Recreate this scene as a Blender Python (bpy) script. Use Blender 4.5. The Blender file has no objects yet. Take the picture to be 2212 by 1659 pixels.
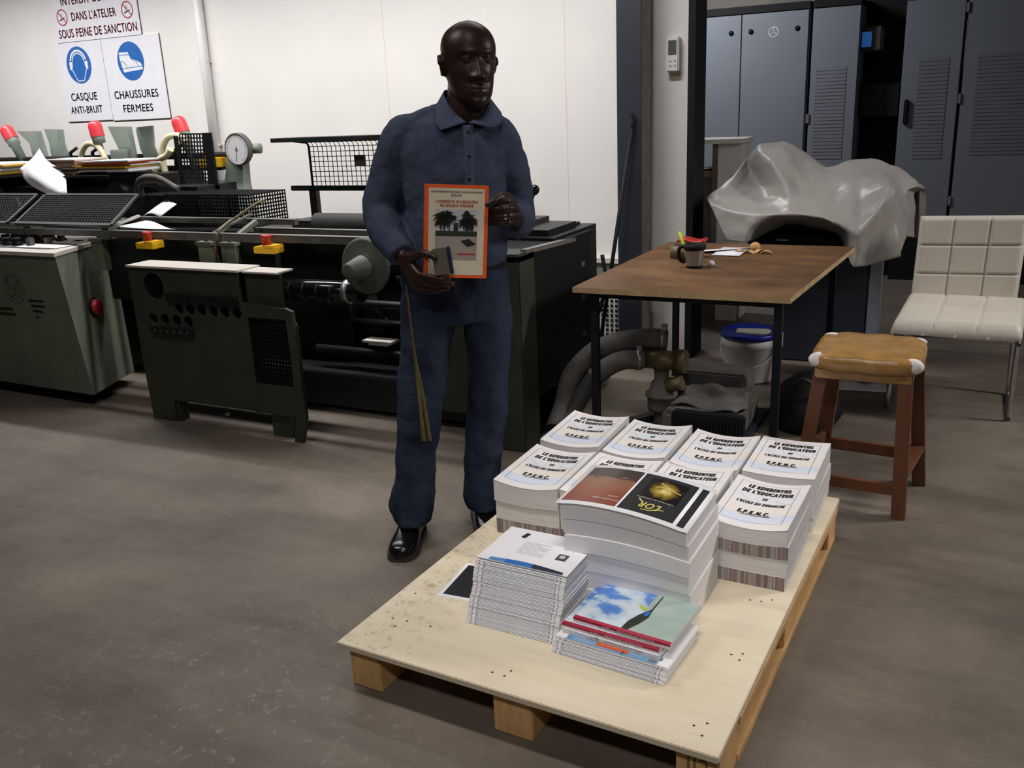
import bpy, bmesh, math, random
from mathutils import Vector, Matrix
from mathutils.noise import noise as pnoise
R = math.radians
PI = math.pi
random.seed(7)
S = bpy.context.scene
COL = S.collection

# ------------------------------------------------------------------ camera
# world axes: x runs along the white wall (to the right), y into the wall, z up
cam_d = bpy.data.cameras.new('camera')
cam_d.sensor_width = 36.0
cam_d.lens = 36.0 * 1950.0 / 2212.0
cam_d.clip_start = 0.05
cam = bpy.data.objects.new('camera', cam_d)
COL.objects.link(cam)
pitch, roll, yaw = R(17.04), R(-2.6), R(27.2)
cp, sp, cr, sr = math.cos(pitch), math.sin(pitch), math.cos(roll), math.sin(roll)
A3 = Matrix(((1, 0, 0), (0, -sp, -cp), (0, cp, -sp)))
B3 = Matrix(((cr, -sr, 0), (sr, cr, 0), (0, 0, 1)))
M3 = B3 @ A3
rot = Matrix((M3[0], -M3[1], -M3[2])).transposed()
cam.matrix_world = Matrix.Translation((0, 0, 1.5)) @ (Matrix.Rotation(yaw, 3, 'Z') @ rot).to_4x4()
S.camera = cam

# ------------------------------------------------------------------ world, lamps, exposure
w = bpy.data.worlds.new('world')
S.world = w
w.use_nodes = True
w.node_tree.nodes['Background'].inputs[0].default_value = (0.9, 0.92, 1.0, 1)
w.node_tree.nodes['Background'].inputs[1].default_value = 0.010


def area(name, loc, target, sx, sy, energy, color=(1, 1, 1), spread=180):
    d = bpy.data.lights.new(name, 'AREA')
    d.shape = 'RECTANGLE'
    d.size, d.size_y = sx, sy
    d.energy = energy
    d.color = color
    d.spread = R(spread)
    o = bpy.data.objects.new(name, d)
    COL.objects.link(o)
    v = Vector(target) - Vector(loc)
    z = -v.normalized()
    x = Vector((1, 0, 0))
    x = (x - z * x.dot(z)).normalized()
    y = z.cross(x)
    o.matrix_world = Matrix.Translation(loc) @ Matrix((x, y, z)).transposed().to_4x4()
    return o


# fluorescent tubes of the workshop, plus two added pallet lights (all above the frame)
area('wall_tube_lamp', (-4.6, 4.0, 3.0), (-4.6, 4.4, 1.0), 6.4, 0.12, 114, (1, 0.985, 0.995), 134)
area('hall_tube_lamp', (-2.9, 1.7, 3.6), (-2.2, 2.0, 0.0), 1.3, 0.3, 27, (1, 0.95, 0.91), 150)
area('pallet_front_fill', (0.1, -0.7, 3.1), (-0.8, 2.0, 0.2), 1.2, 0.2, 5, (1, 0.97, 0.97), 64)  # added fill that brightens the front faces on the pallet, no known fixture
area('pallet_top_fill', (-0.5, 1.6, 3.4), (-0.72, 2.4, 0.2), 1.2, 0.2, 5.5, (1, 0.96, 0.94), 60)  # invented overhead spot that lifts the tops of the pallet stacks
area('aisle_tube_lamp', (2.5, 4.7, 2.6), (-0.2, 3.3, 0.3), 1.2, 0.2, 44, (1, 0.97, 0.96), 130)
area('press_room_lamp', (-2.6, 6.7, 2.9), (-1.9, 7.9, 1.2), 0.8, 0.2, 42, (0.95, 0.96, 1.0))
S.view_settings.view_transform = 'Standard'
S.view_settings.look = 'None'
S.view_settings.gamma = 1.0
S.view_settings.use_curve_mapping = False
S.view_settings.exposure = 0.0


# ------------------------------------------------------------------ materials
def lin(c):
    return tuple((x / 255 / 12.92 if x / 255 <= 0.04045 else ((x / 255 + 0.055) / 1.055) ** 2.4) for x in c) + (1,)


class N:
    def __init__(s, name):
        s.m = bpy.data.materials.new(name)
        s.m.use_nodes = True
        s.t = s.m.node_tree
        s.b = s.t.nodes['Principled BSDF']

    def n(s, typ, ins=None, **kw):
        o = s.t.nodes.new(typ)
        for k, v in kw.items():
            setattr(o, k, v)
        for k, v in (ins or {}).items():
            if isinstance(v, bpy.types.NodeSocket):
                s.t.links.new(v, o.inputs[k])
            else:
                o.inputs[k].default_value = v
        return o

    def set(s, k, v):
        if isinstance(v, bpy.types.NodeSocket):
            s.t.links.new(v, s.b.inputs[k])
        else:
            s.b.inputs[k].default_value = v

    def coord(s, kind='Object', scale=(1, 1, 1)):
        c = s.n('ShaderNodeTexCoord')
        return s.n('ShaderNodeMapping', {'Vector': c.outputs[kind], 'Scale': scale}).outputs[0]

    def noise(s, vec, scale, detail=4, rough=0.6):
        return s.n('ShaderNodeTexNoise', {'Vector': vec, 'Scale': scale, 'Detail': detail, 'Roughness': rough}).outputs['Fac']

    def ramp(s, fac, stops):
        r = s.n('ShaderNodeValToRGB', {'Fac': fac})
        e = r.color_ramp.elements
        while len(e) < len(stops):
            e.new(0.5)
        for i, (p, c) in enumerate(stops):
            e[i].position = p
            e[i].color = c
        return r.outputs['Color']

    def mix(s, f, a, b):
        x = s.n('ShaderNodeMix', data_type='RGBA')
        for k, v in ((0, f), (6, a), (7, b)):
            if isinstance(v, bpy.types.NodeSocket):
                s.t.links.new(v, x.inputs[k])
            else:
                x.inputs[k].default_value = v
        return x.outputs[2]

    def bump(s, h, strength, dist=0.01):
        s.set('Normal', s.n('ShaderNodeBump', {'Height': h, 'Strength': strength, 'Distance': dist}).outputs[0])


def mat(name, c, rough=0.6, metal=0.0, var=0.12, scale=9.0, bump=0.0, bscale=80.0, st=(1, 1, 1), c2=None, spec=None):
    k = N(name)
    v = k.coord('Object', st)
    c = lin(c)
    lo = tuple(x * (1 - var) for x in c[:3]) + (1,)
    hi = lin(c2) if c2 else tuple(min(1, x * (1 + var)) for x in c[:3]) + (1,)
    k.set('Base Color', k.ramp(k.noise(v, scale), [(0.35, lo), (0.68, hi)]))
    k.set('Roughness', rough)
    k.set('Metallic', metal)
    if spec is not None:
        k.set('Specular IOR Level', spec)
    if bump:
        k.bump(k.noise(v, bscale, 3), bump)
    return k.m


def concrete():
    k = N('brown_concrete')
    v = k.coord()
    a = k.ramp(k.noise(v, 1.3, 6, 0.62), [(0.3, lin((94, 85, 75))), (0.7, lin((128, 117, 104)))])
    st = k.ramp(k.noise(k.coord('Object', (0.8, 2.6, 1)), 1.1, 5, 0.7), [(0.36, (0.62, 0.6, 0.58, 1)), (0.56, (1, 1, 1, 1))])
    a = k.n('ShaderNodeMix', {0: 0.75, 6: a, 7: st}, data_type='RGBA', blend_type='MULTIPLY').outputs[2]
    fine = k.ramp(k.noise(v, 60, 3, 0.7), [(0.3, (0.8, 0.8, 0.8, 1)), (0.7, (1.08, 1.08, 1.08, 1))])
    a = k.n('ShaderNodeMix', {0: 0.6, 6: a, 7: fine}, data_type='RGBA', blend_type='MULTIPLY').outputs[2]
    # worn, flaking paint close to the front left of the pallet
    o = k.n('ShaderNodeTexCoord').outputs['Object']
    d = k.n('ShaderNodeVectorMath', {0: o, 1: (1.36, -3.42, 0.1)}, operation='DISTANCE').outputs['Value']
    near = k.ramp(d, [(0.15, (1, 1, 1, 1)), (0.85, (0, 0, 0, 1))])
    fl = k.ramp(k.noise(v, 26, 6, 0.75), [(0.57, (0, 0, 0, 1)), (0.66, (1, 1, 1, 1))])
    f = k.n('ShaderNodeMath', {0: near, 1: fl}, operation='MULTIPLY').outputs[0]
    f2 = k.n('ShaderNodeMath', {0: f, 1: 0.3}, operation='MULTIPLY').outputs[0]
    a = k.mix(f2, a, lin((190, 188, 190)))
    k.set('Base Color', a)
    k.set('Roughness', k.ramp(k.noise(v, 3, 4), [(0.3, (0.42,) * 3 + (1,)), (0.7, (0.68,) * 3 + (1,))]))
    k.bump(k.noise(v, 40, 5), 0.25, 0.004)
    return k.m


def plywood():
    k = N('pale_plywood')
    v = k.coord('Object', (1, 5, 5))
    a = k.ramp(k.noise(v, 3.0, 5, 0.6), [(0.3, lin((212, 198, 170))), (0.7, lin((226, 213, 188)))])
    v2 = k.coord()
    # scuffed print marks near the left edge, two knots
    sx = k.n('ShaderNodeSeparateXYZ', {0: v2})
    edge = k.ramp(sx.outputs[0], [(0.10, (1, 1, 1, 1)), (0.30, (0, 0, 0, 1))])
    sc = k.ramp(k.noise(k.coord('Object', (1, 1, 1)), 34, 5, 0.7), [(0.54, (0, 0, 0, 1)), (0.64, (1, 1, 1, 1))])
    f = k.n('ShaderNodeMath', {0: edge, 1: sc}, operation='MULTIPLY').outputs[0]
    a = k.mix(k.n('ShaderNodeMath', {0: f, 1: 0.4}, operation='MULTIPLY').outputs[0], a, lin((120, 104, 80)))
    for kx, ky, kr in ((0.066, 0.357, 0.022), (0.092, 0.128, 0.016), (0.30, 0.27, 0.02)):
        d = k.n('ShaderNodeVectorMath', {0: k.n('ShaderNodeMapping', {'Vector': v2, 'Location': (-kx, -ky * 1.6, 0), 'Scale': (1, 1.6, 0)}).outputs[0]}, operation='LENGTH').outputs['Value']
        d = k.n('ShaderNodeMath', {0: k.noise(v2, 60, 2), 1: 0.02, 2: d}, operation='MULTIPLY_ADD').outputs[0]
        kn = k.ramp(d, [(kr * 0.9, (1, 1, 1, 1)), (kr * 1.5, (0, 0, 0, 1))])
        a = k.mix(k.n('ShaderNodeMath', {0: kn, 1: 0.6 if kx < 0.2 else 0.2}, operation='MULTIPLY').outputs[0], a, lin((166, 138, 92)))
    k.set('Base Color', a)
    k.set('Roughness', 0.6)
    k.bump(k.noise(v, 30, 3), 0.08, 0.003)
    return k.m


def pages(name='paper_edges', c=(226, 222, 220), c2=(198, 194, 192)):
    k = N(name)
    v = k.coord('Object', (1.2, 1.2, 260))
    k.set('Base Color', k.ramp(k.noise(v, 3.0, 3), [(0.35, lin(c2)), (0.62, lin(c))]))
    k.set('Roughness', 0.8)
    k.bump(k.noise(v, 3, 2), 0.15, 0.001)
    return k.m


def streaks(name='printed_edges'):
    k = N(name)
    v = k.coord('Object', (30, 1, 0.4))
    h = k.noise(v, 1.0, 2, 0.5)
    a = k.ramp(h, [(0.28, lin((84, 74, 100))), (0.40, lin((158, 132, 126))), (0.46, lin((110, 98, 106))), (0.52, lin((178, 166, 146))), (0.58, lin((120, 112, 120))), (0.66, lin((190, 182, 180))), (0.76, lin((116, 118, 120)))])
    f = k.ramp(k.noise(k.coord('Object', (90, 1, 300)), 1.0, 2), [(0.35, (0.75,) * 3 + (1,)), (0.7, (1.2,) * 3 + (1,))])
    k.set('Base Color', k.n('ShaderNodeMix', {0: 0.7, 6: a, 7: f}, data_type='RGBA', blend_type='MULTIPLY').outputs[2])
    k.set('Roughness', 0.75)
    return k.m


def cover_paper():
    # pale swooshes of colour printed across the sheet (Generated: 0..1 over the sheet)
    k = N('tinted_cover_paper')
    c = k.n('ShaderNodeTexCoord').outputs['Generated']
    s = k.n('ShaderNodeSeparateXYZ', {0: c})
    w1 = k.n('ShaderNodeMath', {0: s.outputs[0], 1: -0.16, 2: s.outputs[1]}, operation='MULTIPLY_ADD').outputs[0]
    w1 = k.n('ShaderNodeMath', {0: k.n('ShaderNodeMath', {0: s.outputs[0], 1: 5.0}, operation='MULTIPLY').outputs[0]}, operation='SINE').outputs[0]
    y = k.n('ShaderNodeMath', {0: w1, 1: 0.035, 2: s.outputs[1]}, operation='MULTIPLY_ADD').outputs[0]
    wh = lin((219, 214, 211))
    a = k.ramp(y, [(0.10, wh), (0.14, lin((202, 207, 218))), (0.27, lin((197, 204, 216))), (0.30, lin((219, 210, 200))), (0.40, lin((219, 211, 203))), (0.55, wh), (0.62, lin((209, 212, 214))), (0.8, wh)])
    k.set('Base Color', a)
    k.set('Roughness', 0.65)
    return k.m


def photo_mat(name, kind):
    k = N(name)
    c = k.n('ShaderNodeTexCoord').outputs['Generated']
    s = k.n('ShaderNodeSeparateXYZ', {0: c})
    if kind == 'rust':
        n = k.n('ShaderNodeTexNoise', {'Vector': k.n('ShaderNodeMapping', {'Vector': c, 'Scale': (1.5, 9, 1)}).outputs[0], 'Scale': 2.2, 'Detail': 6.0, 'Roughness': 0.7}).outputs['Fac']
        y = k.n('ShaderNodeMath', {0: n, 1: 0.55, 2: s.outputs[1]}, operation='MULTIPLY_ADD').outputs[0]
        a = k.ramp(y, [(0.25, lin((120, 48, 28))), (0.55, lin((128, 66, 42))), (0.85, lin((132, 88, 66))), (1.08, lin((120, 84, 58))), (1.25, lin((58, 44, 36)))])
        k.set('Roughness', 0.25)
    elif kind == 'sea':
        n = k.n('ShaderNodeTexNoise', {'Vector': c, 'Scale': 3.2, 'Detail': 5.0, 'Roughness': 0.55}).outputs['Fac']
        sky = k.ramp(n, [(0.36, lin((210, 218, 226))), (0.5, lin((176, 196, 214))), (0.56, lin((96, 140, 206))), (0.72, lin((70, 118, 196)))])
        lag = k.ramp(n, [(0.3, lin((150, 172, 166))), (0.7, lin((176, 188, 172)))])
        f = k.ramp(s.outputs[0], [(0.54, (0, 0, 0, 1)), (0.57, (1, 1, 1, 1))])
        a = k.mix(f, sky, lag)
        k.set('Roughness', 0.3)
    elif kind == 'gold':
        d = k.n('ShaderNodeVectorMath', {0: k.n('ShaderNodeMapping', {'Vector': c, 'Location': (-0.5, -0.5, 0), 'Scale': (1, 1, 0)}).outputs[0]}, operation='LENGTH').outputs['Value']
        n = k.n('ShaderNodeTexNoise', {'Vector': c, 'Scale': 4.0, 'Detail': 5.0}).outputs['Fac']
        y = k.n('ShaderNodeMath', {0: n, 1: 0.5, 2: d}, operation='MULTIPLY_ADD').outputs[0]
        a = k.ramp(y, [(0.3, lin((210, 190, 120))), (0.45, lin((140, 116, 40))), (0.68, lin((24, 22, 24)))])
        k.set('Roughness', 0.25)
    elif kind == 'bluecover':
        n = k.n('ShaderNodeTexNoise', {'Vector': c, 'Scale': 5.0, 'Detail': 3.0}).outputs['Fac']
        a = k.ramp(n, [(0.35, lin((70, 120, 170))), (0.55, lin((120, 168, 204))), (0.7, lin((150, 160, 190)))])
        k.set('Roughness', 0.35)
    k.set('Base Color', a)
    return k.m


def denim():
    k = N('blue_denim')
    v = k.coord()
    a = k.ramp(k.noise(v, 3.2, 4, 0.6), [(0.32, lin((30, 37, 52))), (0.7, lin((52, 61, 78)))])
    f = k.ramp(k.noise(k.coord('Object', (1, 1, 8)), 120, 2), [(0.3, (0.8,) * 3 + (1,)), (0.7, (1.15,) * 3 + (1,))])
    k.set('Base Color', k.n('ShaderNodeMix', {0: 0.6, 6: a, 7: f}, data_type='RGBA', blend_type='MULTIPLY').outputs[2])
    k.set('Roughness', 0.9)
    k.set('Specular IOR Level', 0.1)
    k.bump(k.noise(k.coord('Object', (1, 1, 1.3)), 15, 3), 0.35, 0.02)
    return k.m


def shirt_cloth():
    k = N('blue_grey_shirt_cloth')
    v = k.coord()
    k.set('Base Color', k.ramp(k.noise(v, 220, 2), [(0.3, lin((54, 60, 77))), (0.7, lin((65, 72, 91)))]))
    k.set('Roughness', 0.85)
    k.set('Specular IOR Level', 0.12)
    k.bump(k.noise(k.coord('Object', (1.6, 1.6, 0.7)), 9, 4, 0.5), 0.5, 0.02)
    return k.m


MT = dict(
    ream=pages('white_ream_paper', (236, 233, 233), (226, 223, 223)), floor=concrete(), ply=plywood(), pages=pages(), streaks=streaks(), cover=cover_paper(),
    rust=photo_mat('rust_photo_print', 'rust'), sea=photo_mat('sea_photo_print', 'sea'), gold=photo_mat('gold_glow_print', 'gold'),
    bluecover=photo_mat('blue_cover_print', 'bluecover'), denim=denim(), shirt=shirt_cloth(),
    wall=mat('white_wall_paint', (232, 228, 222), 0.7, var=0.03, scale=2, bump=0.05),
    wall2=mat('beige_wall_paint', (190, 182, 172), 0.8, var=0.05, scale=2),
    steel=mat('dark_blue_steel_paint', (36, 40, 50), 0.55, var=0.15, scale=4),
    black=mat('black_paint', (20, 20, 22), 0.65, spec=0.25),
    green=mat('grey_green_machine_paint', (116, 124, 106), 0.5, var=0.12, scale=5, bump=0.05),
    mgreen=mat('worn_wheel_green_paint', (78, 86, 74), 0.45, var=0.12, scale=7),
    lit_green=mat('lit_grey_green_paint', (142, 154, 142), 0.5, var=0.08, scale=6),  # machine green made lighter, lamp light from above put into the colour
    dgreen=mat('dark_green_machine_paint', (50, 56, 46), 0.5, var=0.2, scale=5),
    mdark=mat('oily_dark_metal', (30, 31, 31), 0.45, 0.3, var=0.3, scale=12),
    alu=mat('worn_aluminium', (168, 168, 166), 0.38, 0.85, var=0.1, scale=20),
    chrome=mat('chrome', (205, 205, 208), 0.14, 1.0, var=0.03),
    roller=mat('glossy_black_roller', (16, 17, 20), 0.15),
    yellow=mat('yellow_plastic', (226, 176, 30), 0.45, var=0.05),
    red=mat('red_plastic', (176, 42, 38), 0.35, var=0.05),
    redcap=mat('red_rubber_cap', (214, 62, 70), 0.35, var=0.05),
    white=mat('white_plastic', (226, 226, 224), 0.45, var=0.03),
    offwhite=mat('off_white_laminate', (206, 200, 190), 0.55, var=0.04),
    paper=mat('white_paper', (232, 230, 232), 0.75, var=0.02),
    cream=mat('cream_hose', (206, 196, 160), 0.45, var=0.08),
    ink=mat('black_ink', (20, 20, 24), 0.6, var=0.0),
    darkink=mat('grey_blue_ink', (62, 66, 76), 0.6, var=0.0),
    greyink=mat('light_grey_ink', (192, 194, 202), 0.7, var=0.0),
    redink=mat('red_ink', (176, 62, 74), 0.6, var=0.0),
    blueink=mat('sign_blue', (40, 104, 180), 0.5, var=0.03),
    sign=mat('sign_board', (232, 231, 236), 0.55, var=0.02),
    crimson=mat('crimson_print', (168, 32, 62), 0.4, var=0.04),
    orange=mat('orange_print', (224, 88, 30), 0.45, var=0.04),
    goldink=mat('gold_ink', (206, 192, 104), 0.4, var=0.05),
    wood=mat('brown_table_board', (98, 68, 42), 0.5, var=0.3, scale=2.5, st=(1, 1.6, 1), c2=(124, 92, 62), spec=0.3),
    woodedge=mat('worn_wood_edge', (176, 148, 108), 0.7, var=0.2, scale=14),
    stoolwood=mat('reddish_stool_wood', (98, 58, 36), 0.5, var=0.25, scale=6, st=(1, 1, 0.3)),
    block=mat('raw_pine_block', (214, 170, 112), 0.75, var=0.15, scale=8, st=(6, 1, 1)),
    tape=mat('brown_packing_tape', (164, 124, 72), 0.24, var=0.16, scale=16, bump=0.15, bscale=24),
    foam=mat('white_foam', (226, 222, 214), 0.8, var=0.05, bump=0.3, bscale=60),
    leather=mat('cream_leatherette', (206, 198, 184), 0.5, var=0.03, bump=0.06, bscale=300),
    tarp=mat('grey_plastic_tarp', (158, 153, 146), 0.36, var=0.06, scale=5, bump=0.1, bscale=14),
    cab=mat('grey_blue_cabinet_paint', (122, 128, 136), 0.5, var=0.04, scale=2),
    cabgrille=mat('grey_louvre_paint', (112, 114, 122), 0.5, var=0.04),
    rubber=mat('grey_black_rubber', (52, 50, 48), 0.6, var=0.15),
    dust=mat('dusty_grey_metal', (92, 88, 84), 0.8, var=0.25, scale=14),
    brass=mat('dull_brass', (110, 96, 72), 0.5, 0.5, var=0.2),
    lid=mat('blue_bucket_lid', (24, 40, 140), 0.35, var=0.05),
    skin=mat('dark_brown_skin', (44, 29, 24), 0.4, spec=0.25, var=0.12, scale=18),
    shoe=mat('polished_black_leather', (16, 15, 16), 0.22, var=0.1),
    olive=mat('olive_grey_case', (92, 88, 74), 0.5, var=0.06),
    navy=mat('navy_trim', (24, 26, 56), 0.5, var=0.05),
    strap=mat('olive_yellow_webbing', (82, 74, 38), 0.7, var=0.15),
    pick=mat('green_marker_plastic', (176, 206, 40), 0.4, var=0.03),
    peel=mat('tan_peel', (206, 160, 104), 0.7, var=0.2),
    sky=mat('pale_blue_print', (120, 196, 222), 0.5, var=0.05),
    palm=mat('dark_palm_print', (36, 44, 30), 0.5, var=0.4, scale=90),
    sand=mat('grey_sand_print', (150, 140, 130), 0.5, var=0.06),
    hazy=mat('pale_sky_print', (172, 180, 184), 0.5, var=0.06),
    creamcov=mat('cream_cover_print', (206, 192, 168), 0.5, var=0.06, scale=12),
    glass=mat('lcd_grey', (96, 100, 92), 0.2, var=0.03),
    eye=mat('eye_white', (58, 50, 46), 0.2, var=0.0),
    brown=mat('brown_folded_stock', (120, 92, 66), 0.8, var=0.2),
)
k = N('blue_screen_glow')
k.set('Base Color', (0.02, 0.1, 0.3, 1))
k.set('Emission Color', (0.05, 0.25, 0.8, 1))
k.set('Emission Strength', 0.22)
MT['screen'] = k.m

# ------------------------------------------------------------------ mesh helpers
MW = {}


class G:
    """collects shapes into one mesh; .mi is the material slot of what is added next"""

    def __init__(s):
        s.v, s.f, s.m, s.sm, s.mi, s.smooth = [], [], [], [], 0, False

    def add(s, vs, fs, smooth=None):
        o = len(s.v)
        s.v += [Vector(p) for p in vs]
        for f in fs:
            s.f.append([i + o for i in f])
            s.m.append(s.mi)
            s.sm.append(s.smooth if smooth is None else smooth)
        return s

    def box(s, x0, x1, y0, y1, z0, z1, M=None, bev=0.0):
        if bev:
            bm = bmesh.new()
            bmesh.ops.create_cube(bm, size=1)
            for p in bm.verts:
                p.co = Vector(((x0 + x1) / 2 + p.co.x * (x1 - x0), (y0 + y1) / 2 + p.co.y * (y1 - y0), (z0 + z1) / 2 + p.co.z * (z1 - z0)))
            bmesh.ops.bevel(bm, geom=bm.edges[:], offset=bev, segments=2, affect='EDGES')
            bm.verts.index_update()
            vs = [p.co.copy() for p in bm.verts]
            fs = [[p.index for p in f.verts] for f in bm.faces]
            bm.free()
        else:
            vs = [Vector((x, y, z)) for z in (z0, z1) for y in (y0, y1) for x in (x0, x1)]
            fs = [(0, 2, 3, 1), (4, 5, 7, 6), (0, 1, 5, 4), (2, 6, 7, 3), (0, 4, 6, 2), (1, 3, 7, 5)]
        if M:
            vs = [M @ p for p in vs]
        return s.add(vs, fs, False)

    def bar(s, p0, p1, wx, wz, up=(0, 0, 1)):
        p0, p1 = Vector(p0), Vector(p1)
        d = (p1 - p0)
        L = d.length
        d.normalize()
        up = Vector(up)
        if abs(d.dot(up)) > 0.99:
            up = Vector((0, 1, 0))
        x = d.cross(up).normalized()
        z = x.cross(d)
        M = Matrix.Translation(p0) @ Matrix((x, d, z)).transposed().to_4x4()
        return s.box(-wx / 2, wx / 2, 0, L, -wz / 2, wz / 2, M)

    def tube(s, pts, r, seg=8, closed=False, cap=True):
        pts = [Vector(p) for p in pts]
        n = len(pts)
        rr = r if isinstance(r, (list, tuple)) else [r] * n
        t0 = (pts[1] - pts[0]).normalized()
        ref = Vector((0, 0, 1)) if abs(t0.z) < 0.9 else Vector((1, 0, 0))
        nx = (ref - t0 * ref.dot(t0)).normalized()
        vs = []
        for i in range(n):
            if closed:
                t = (pts[(i + 1) % n] - pts[i - 1]).normalized()
            else:
                t = (pts[min(i + 1, n - 1)] - pts[max(i - 1, 0)]).normalized()
            nx = (nx - t * nx.dot(t)).normalized()
            ny = t.cross(nx)
            for k in range(seg):
                a = 2 * PI * k / seg
                vs.append(pts[i] + (nx * math.cos(a) + ny * math.sin(a)) * rr[i])
        fs = []
        for i in range(n if closed else n - 1):
            for k in range(seg):
                a, b = i * seg, ((i + 1) % n) * seg
                fs.append((a + k, a + (k + 1) % seg, b + (k + 1) % seg, b + k))
        s.add(vs, fs, True)
        if cap and not closed:
            s.add(vs[:seg], [list(range(seg))[::-1]], False)
            s.add(vs[-seg:], [list(range(seg))], False)
        return s

    def cyl(s, p0, p1, r0, r1=None, seg=24):
        return s.tube([p0, p1], [r0, r0 if r1 is None else r1], seg)

    def lathe(s, prof, O, axis=(0, 0, 1), seg=32, sm=True):
        ax = Vector(axis).normalized()
        ref = Vector((1, 0, 0)) if abs(ax.x) < 0.9 else Vector((0, 1, 0))
        x = (ref - ax * ref.dot(ax)).normalized()
        y = ax.cross(x)
        O = Vector(O)
        vs = []
        for r, h in prof:
            for k in range(seg):
                a = 2 * PI * k / seg
                vs.append(O + ax * h + (x * math.cos(a) + y * math.sin(a)) * r)
        fs = []
        for i in range(len(prof) - 1):
            for k in range(seg):
                fs.append((i * seg + k, i * seg + (k + 1) % seg, (i + 1) * seg + (k + 1) % seg, (i + 1) * seg + k))
        return s.add(vs, fs, sm)

    def plate(s, outer, O, ax, ay, t, holes=()):
        """flat polygon in the plane O + u*ax + v*ay, thick by t along ax x ay, with real holes"""
        ax, ay, O = Vector(ax), Vector(ay), Vector(O)
        n = ax.cross(ay).normalized() * t
        bm = bmesh.new()
        loops = [outer] + list(holes)
        for lp in loops:
            vv = [bm.verts.new((p[0], p[1], 0)) for p in lp]
            for i in range(len(vv)):
                bm.edges.new((vv[i], vv[(i + 1) % len(vv)]))
        bmesh.ops.triangle_fill(bm, use_beauty=True, use_dissolve=False, edges=bm.edges[:], normal=(0, 0, 1))
        bm.verts.index_update()
        p2 = [q.co.copy() for q in bm.verts]
        tri = [[q.index for q in f.verts] for f in bm.faces]
        bm.free()
        a = [O + ax * q.x + ay * q.y for q in p2]
        s.add(a, [f[::-1] for f in tri], False)
        s.add([q + n for q in a], tri, False)
        for lp in loops:
            m = len(lp)
            b = [O + ax * p[0] + ay * p[1] for p in lp]
            s.add(b + [q + n for q in b], [(i, (i + 1) % m, (i + 1) % m + m, i + m) for i in range(m)], False)
        return s

    def flat(s, poly, O, ax, ay, warp=None):
        ax, ay, O = Vector(ax), Vector(ay), Vector(O)
        return s.add([O + ax * p[0] + ay * p[1] for p in poly], [list(range(len(poly)))], False)

    def ribbon(s, pts, wd, O, ax, ay):
        ax, ay, O = Vector(ax), Vector(ay), Vector(O)
        for (a, b) in zip(pts[:-1], pts[1:]):
            a, b = Vector(a), Vector(b)
            d = (b - a).normalized() * wd * 0.25
            n = Vector((-d.y, d.x)).normalized() * wd / 2
            s.add([O + ax * q.x + ay * q.y for q in (a - d - n, b + d - n, b + d + n, a - d + n)], [(0, 1, 2, 3)], False)
        return s

    def ring2d(s, r0, r1, O, ax, ay, seg=40, a0=0, a1=2 * PI, c=(0, 0), sy=1):
        ax, ay, O = Vector(ax), Vector(ay), Vector(O)
        for i in range(seg):
            t0, t1 = a0 + (a1 - a0) * i / seg, a0 + (a1 - a0) * (i + 1) / seg
            q = [(r0, t0), (r1, t0), (r1, t1), (r0, t1)]
            s.add([O + ax * (c[0] + r * math.cos(t)) + ay * (c[1] + sy * r * math.sin(t)) for r, t in q], [(0, 1, 2, 3)], False)
        return s

    def disc2d(s, r, O, ax, ay, seg=40, c=(0, 0)):
        return s.flat([(c[0] + r * math.cos(2 * PI * i / seg), c[1] + r * math.sin(2 * PI * i / seg)) for i in range(seg)], O, ax, ay)

    def surf(s, fn, nu, nv, thick=0.0, smooth=True, back=True):
        P = [[Vector(fn(i / nu, j / nv)) for i in range(nu + 1)] for j in range(nv + 1)]
        vs = [p for row in P for p in row]
        W = nu + 1
        fs = [(j * W + i, j * W + i + 1, (j + 1) * W + i + 1, (j + 1) * W + i) for j in range(nv) for i in range(nu)]
        s.add(vs, fs, smooth)
        return s

    def loft(s, rings, cap=True, smooth=True):
        k = len(rings[0])
        vs = [p for r in rings for p in r]
        fs = [(i * k + j, i * k + (j + 1) % k, (i + 1) * k + (j + 1) % k, (i + 1) * k + j) for i in range(len(rings) - 1) for j in range(k)]
        s.add(vs, fs, smooth)
        if cap:
            s.add(rings[0], [list(range(k))[::-1]], smooth)
            s.add(rings[-1], [list(range(k))], smooth)
        return s

    def ball(s, c, r, seg=16, sc=(1, 1, 1), M=None):
        c = Vector(c)
        n = seg // 2
        vs = [Vector((0, 0, r * sc[2]))]
        for i in range(1, n):
            a = PI * i / n
            for k in range(seg):
                b = 2 * PI * k / seg
                vs.append(Vector((r * sc[0] * math.sin(a) * math.cos(b), r * sc[1] * math.sin(a) * math.sin(b), r * sc[2] * math.cos(a))))
        vs.append(Vector((0, 0, -r * sc[2])))
        if M:
            vs = [M @ p for p in vs]
        vs = [c + p for p in vs]
        fs = [(0, 1 + k, 1 + (k + 1) % seg) for k in range(seg)]
        for i in range(n - 2):
            for k in range(seg):
                a, b = 1 + i * seg, 1 + (i + 1) * seg
                fs.append((a + k, b + k, b + (k + 1) % seg, a + (k + 1) % seg))
        e = 1 + (n - 2) * seg
        fs += [(e + k, len(vs) - 1, e + (k + 1) % seg) for k in range(seg)]
        return s.add(vs, fs, True)

    def guard(s, O, U, V, nu, nv, bar, depth):
        """perforated / wire guard: crossing bars from O along U and V"""
        O, U, V = Vector(O), Vector(U), Vector(V)
        n = U.cross(V).normalized()
        for i in range(nu + 1):
            a = O + U * i / nu
            s.bar(a, a + V, bar, depth, up=n)
        for j in range(nv + 1):
            a = O + V * j / nv
            s.bar(a, a + U, bar, depth, up=n)
        return s

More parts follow.
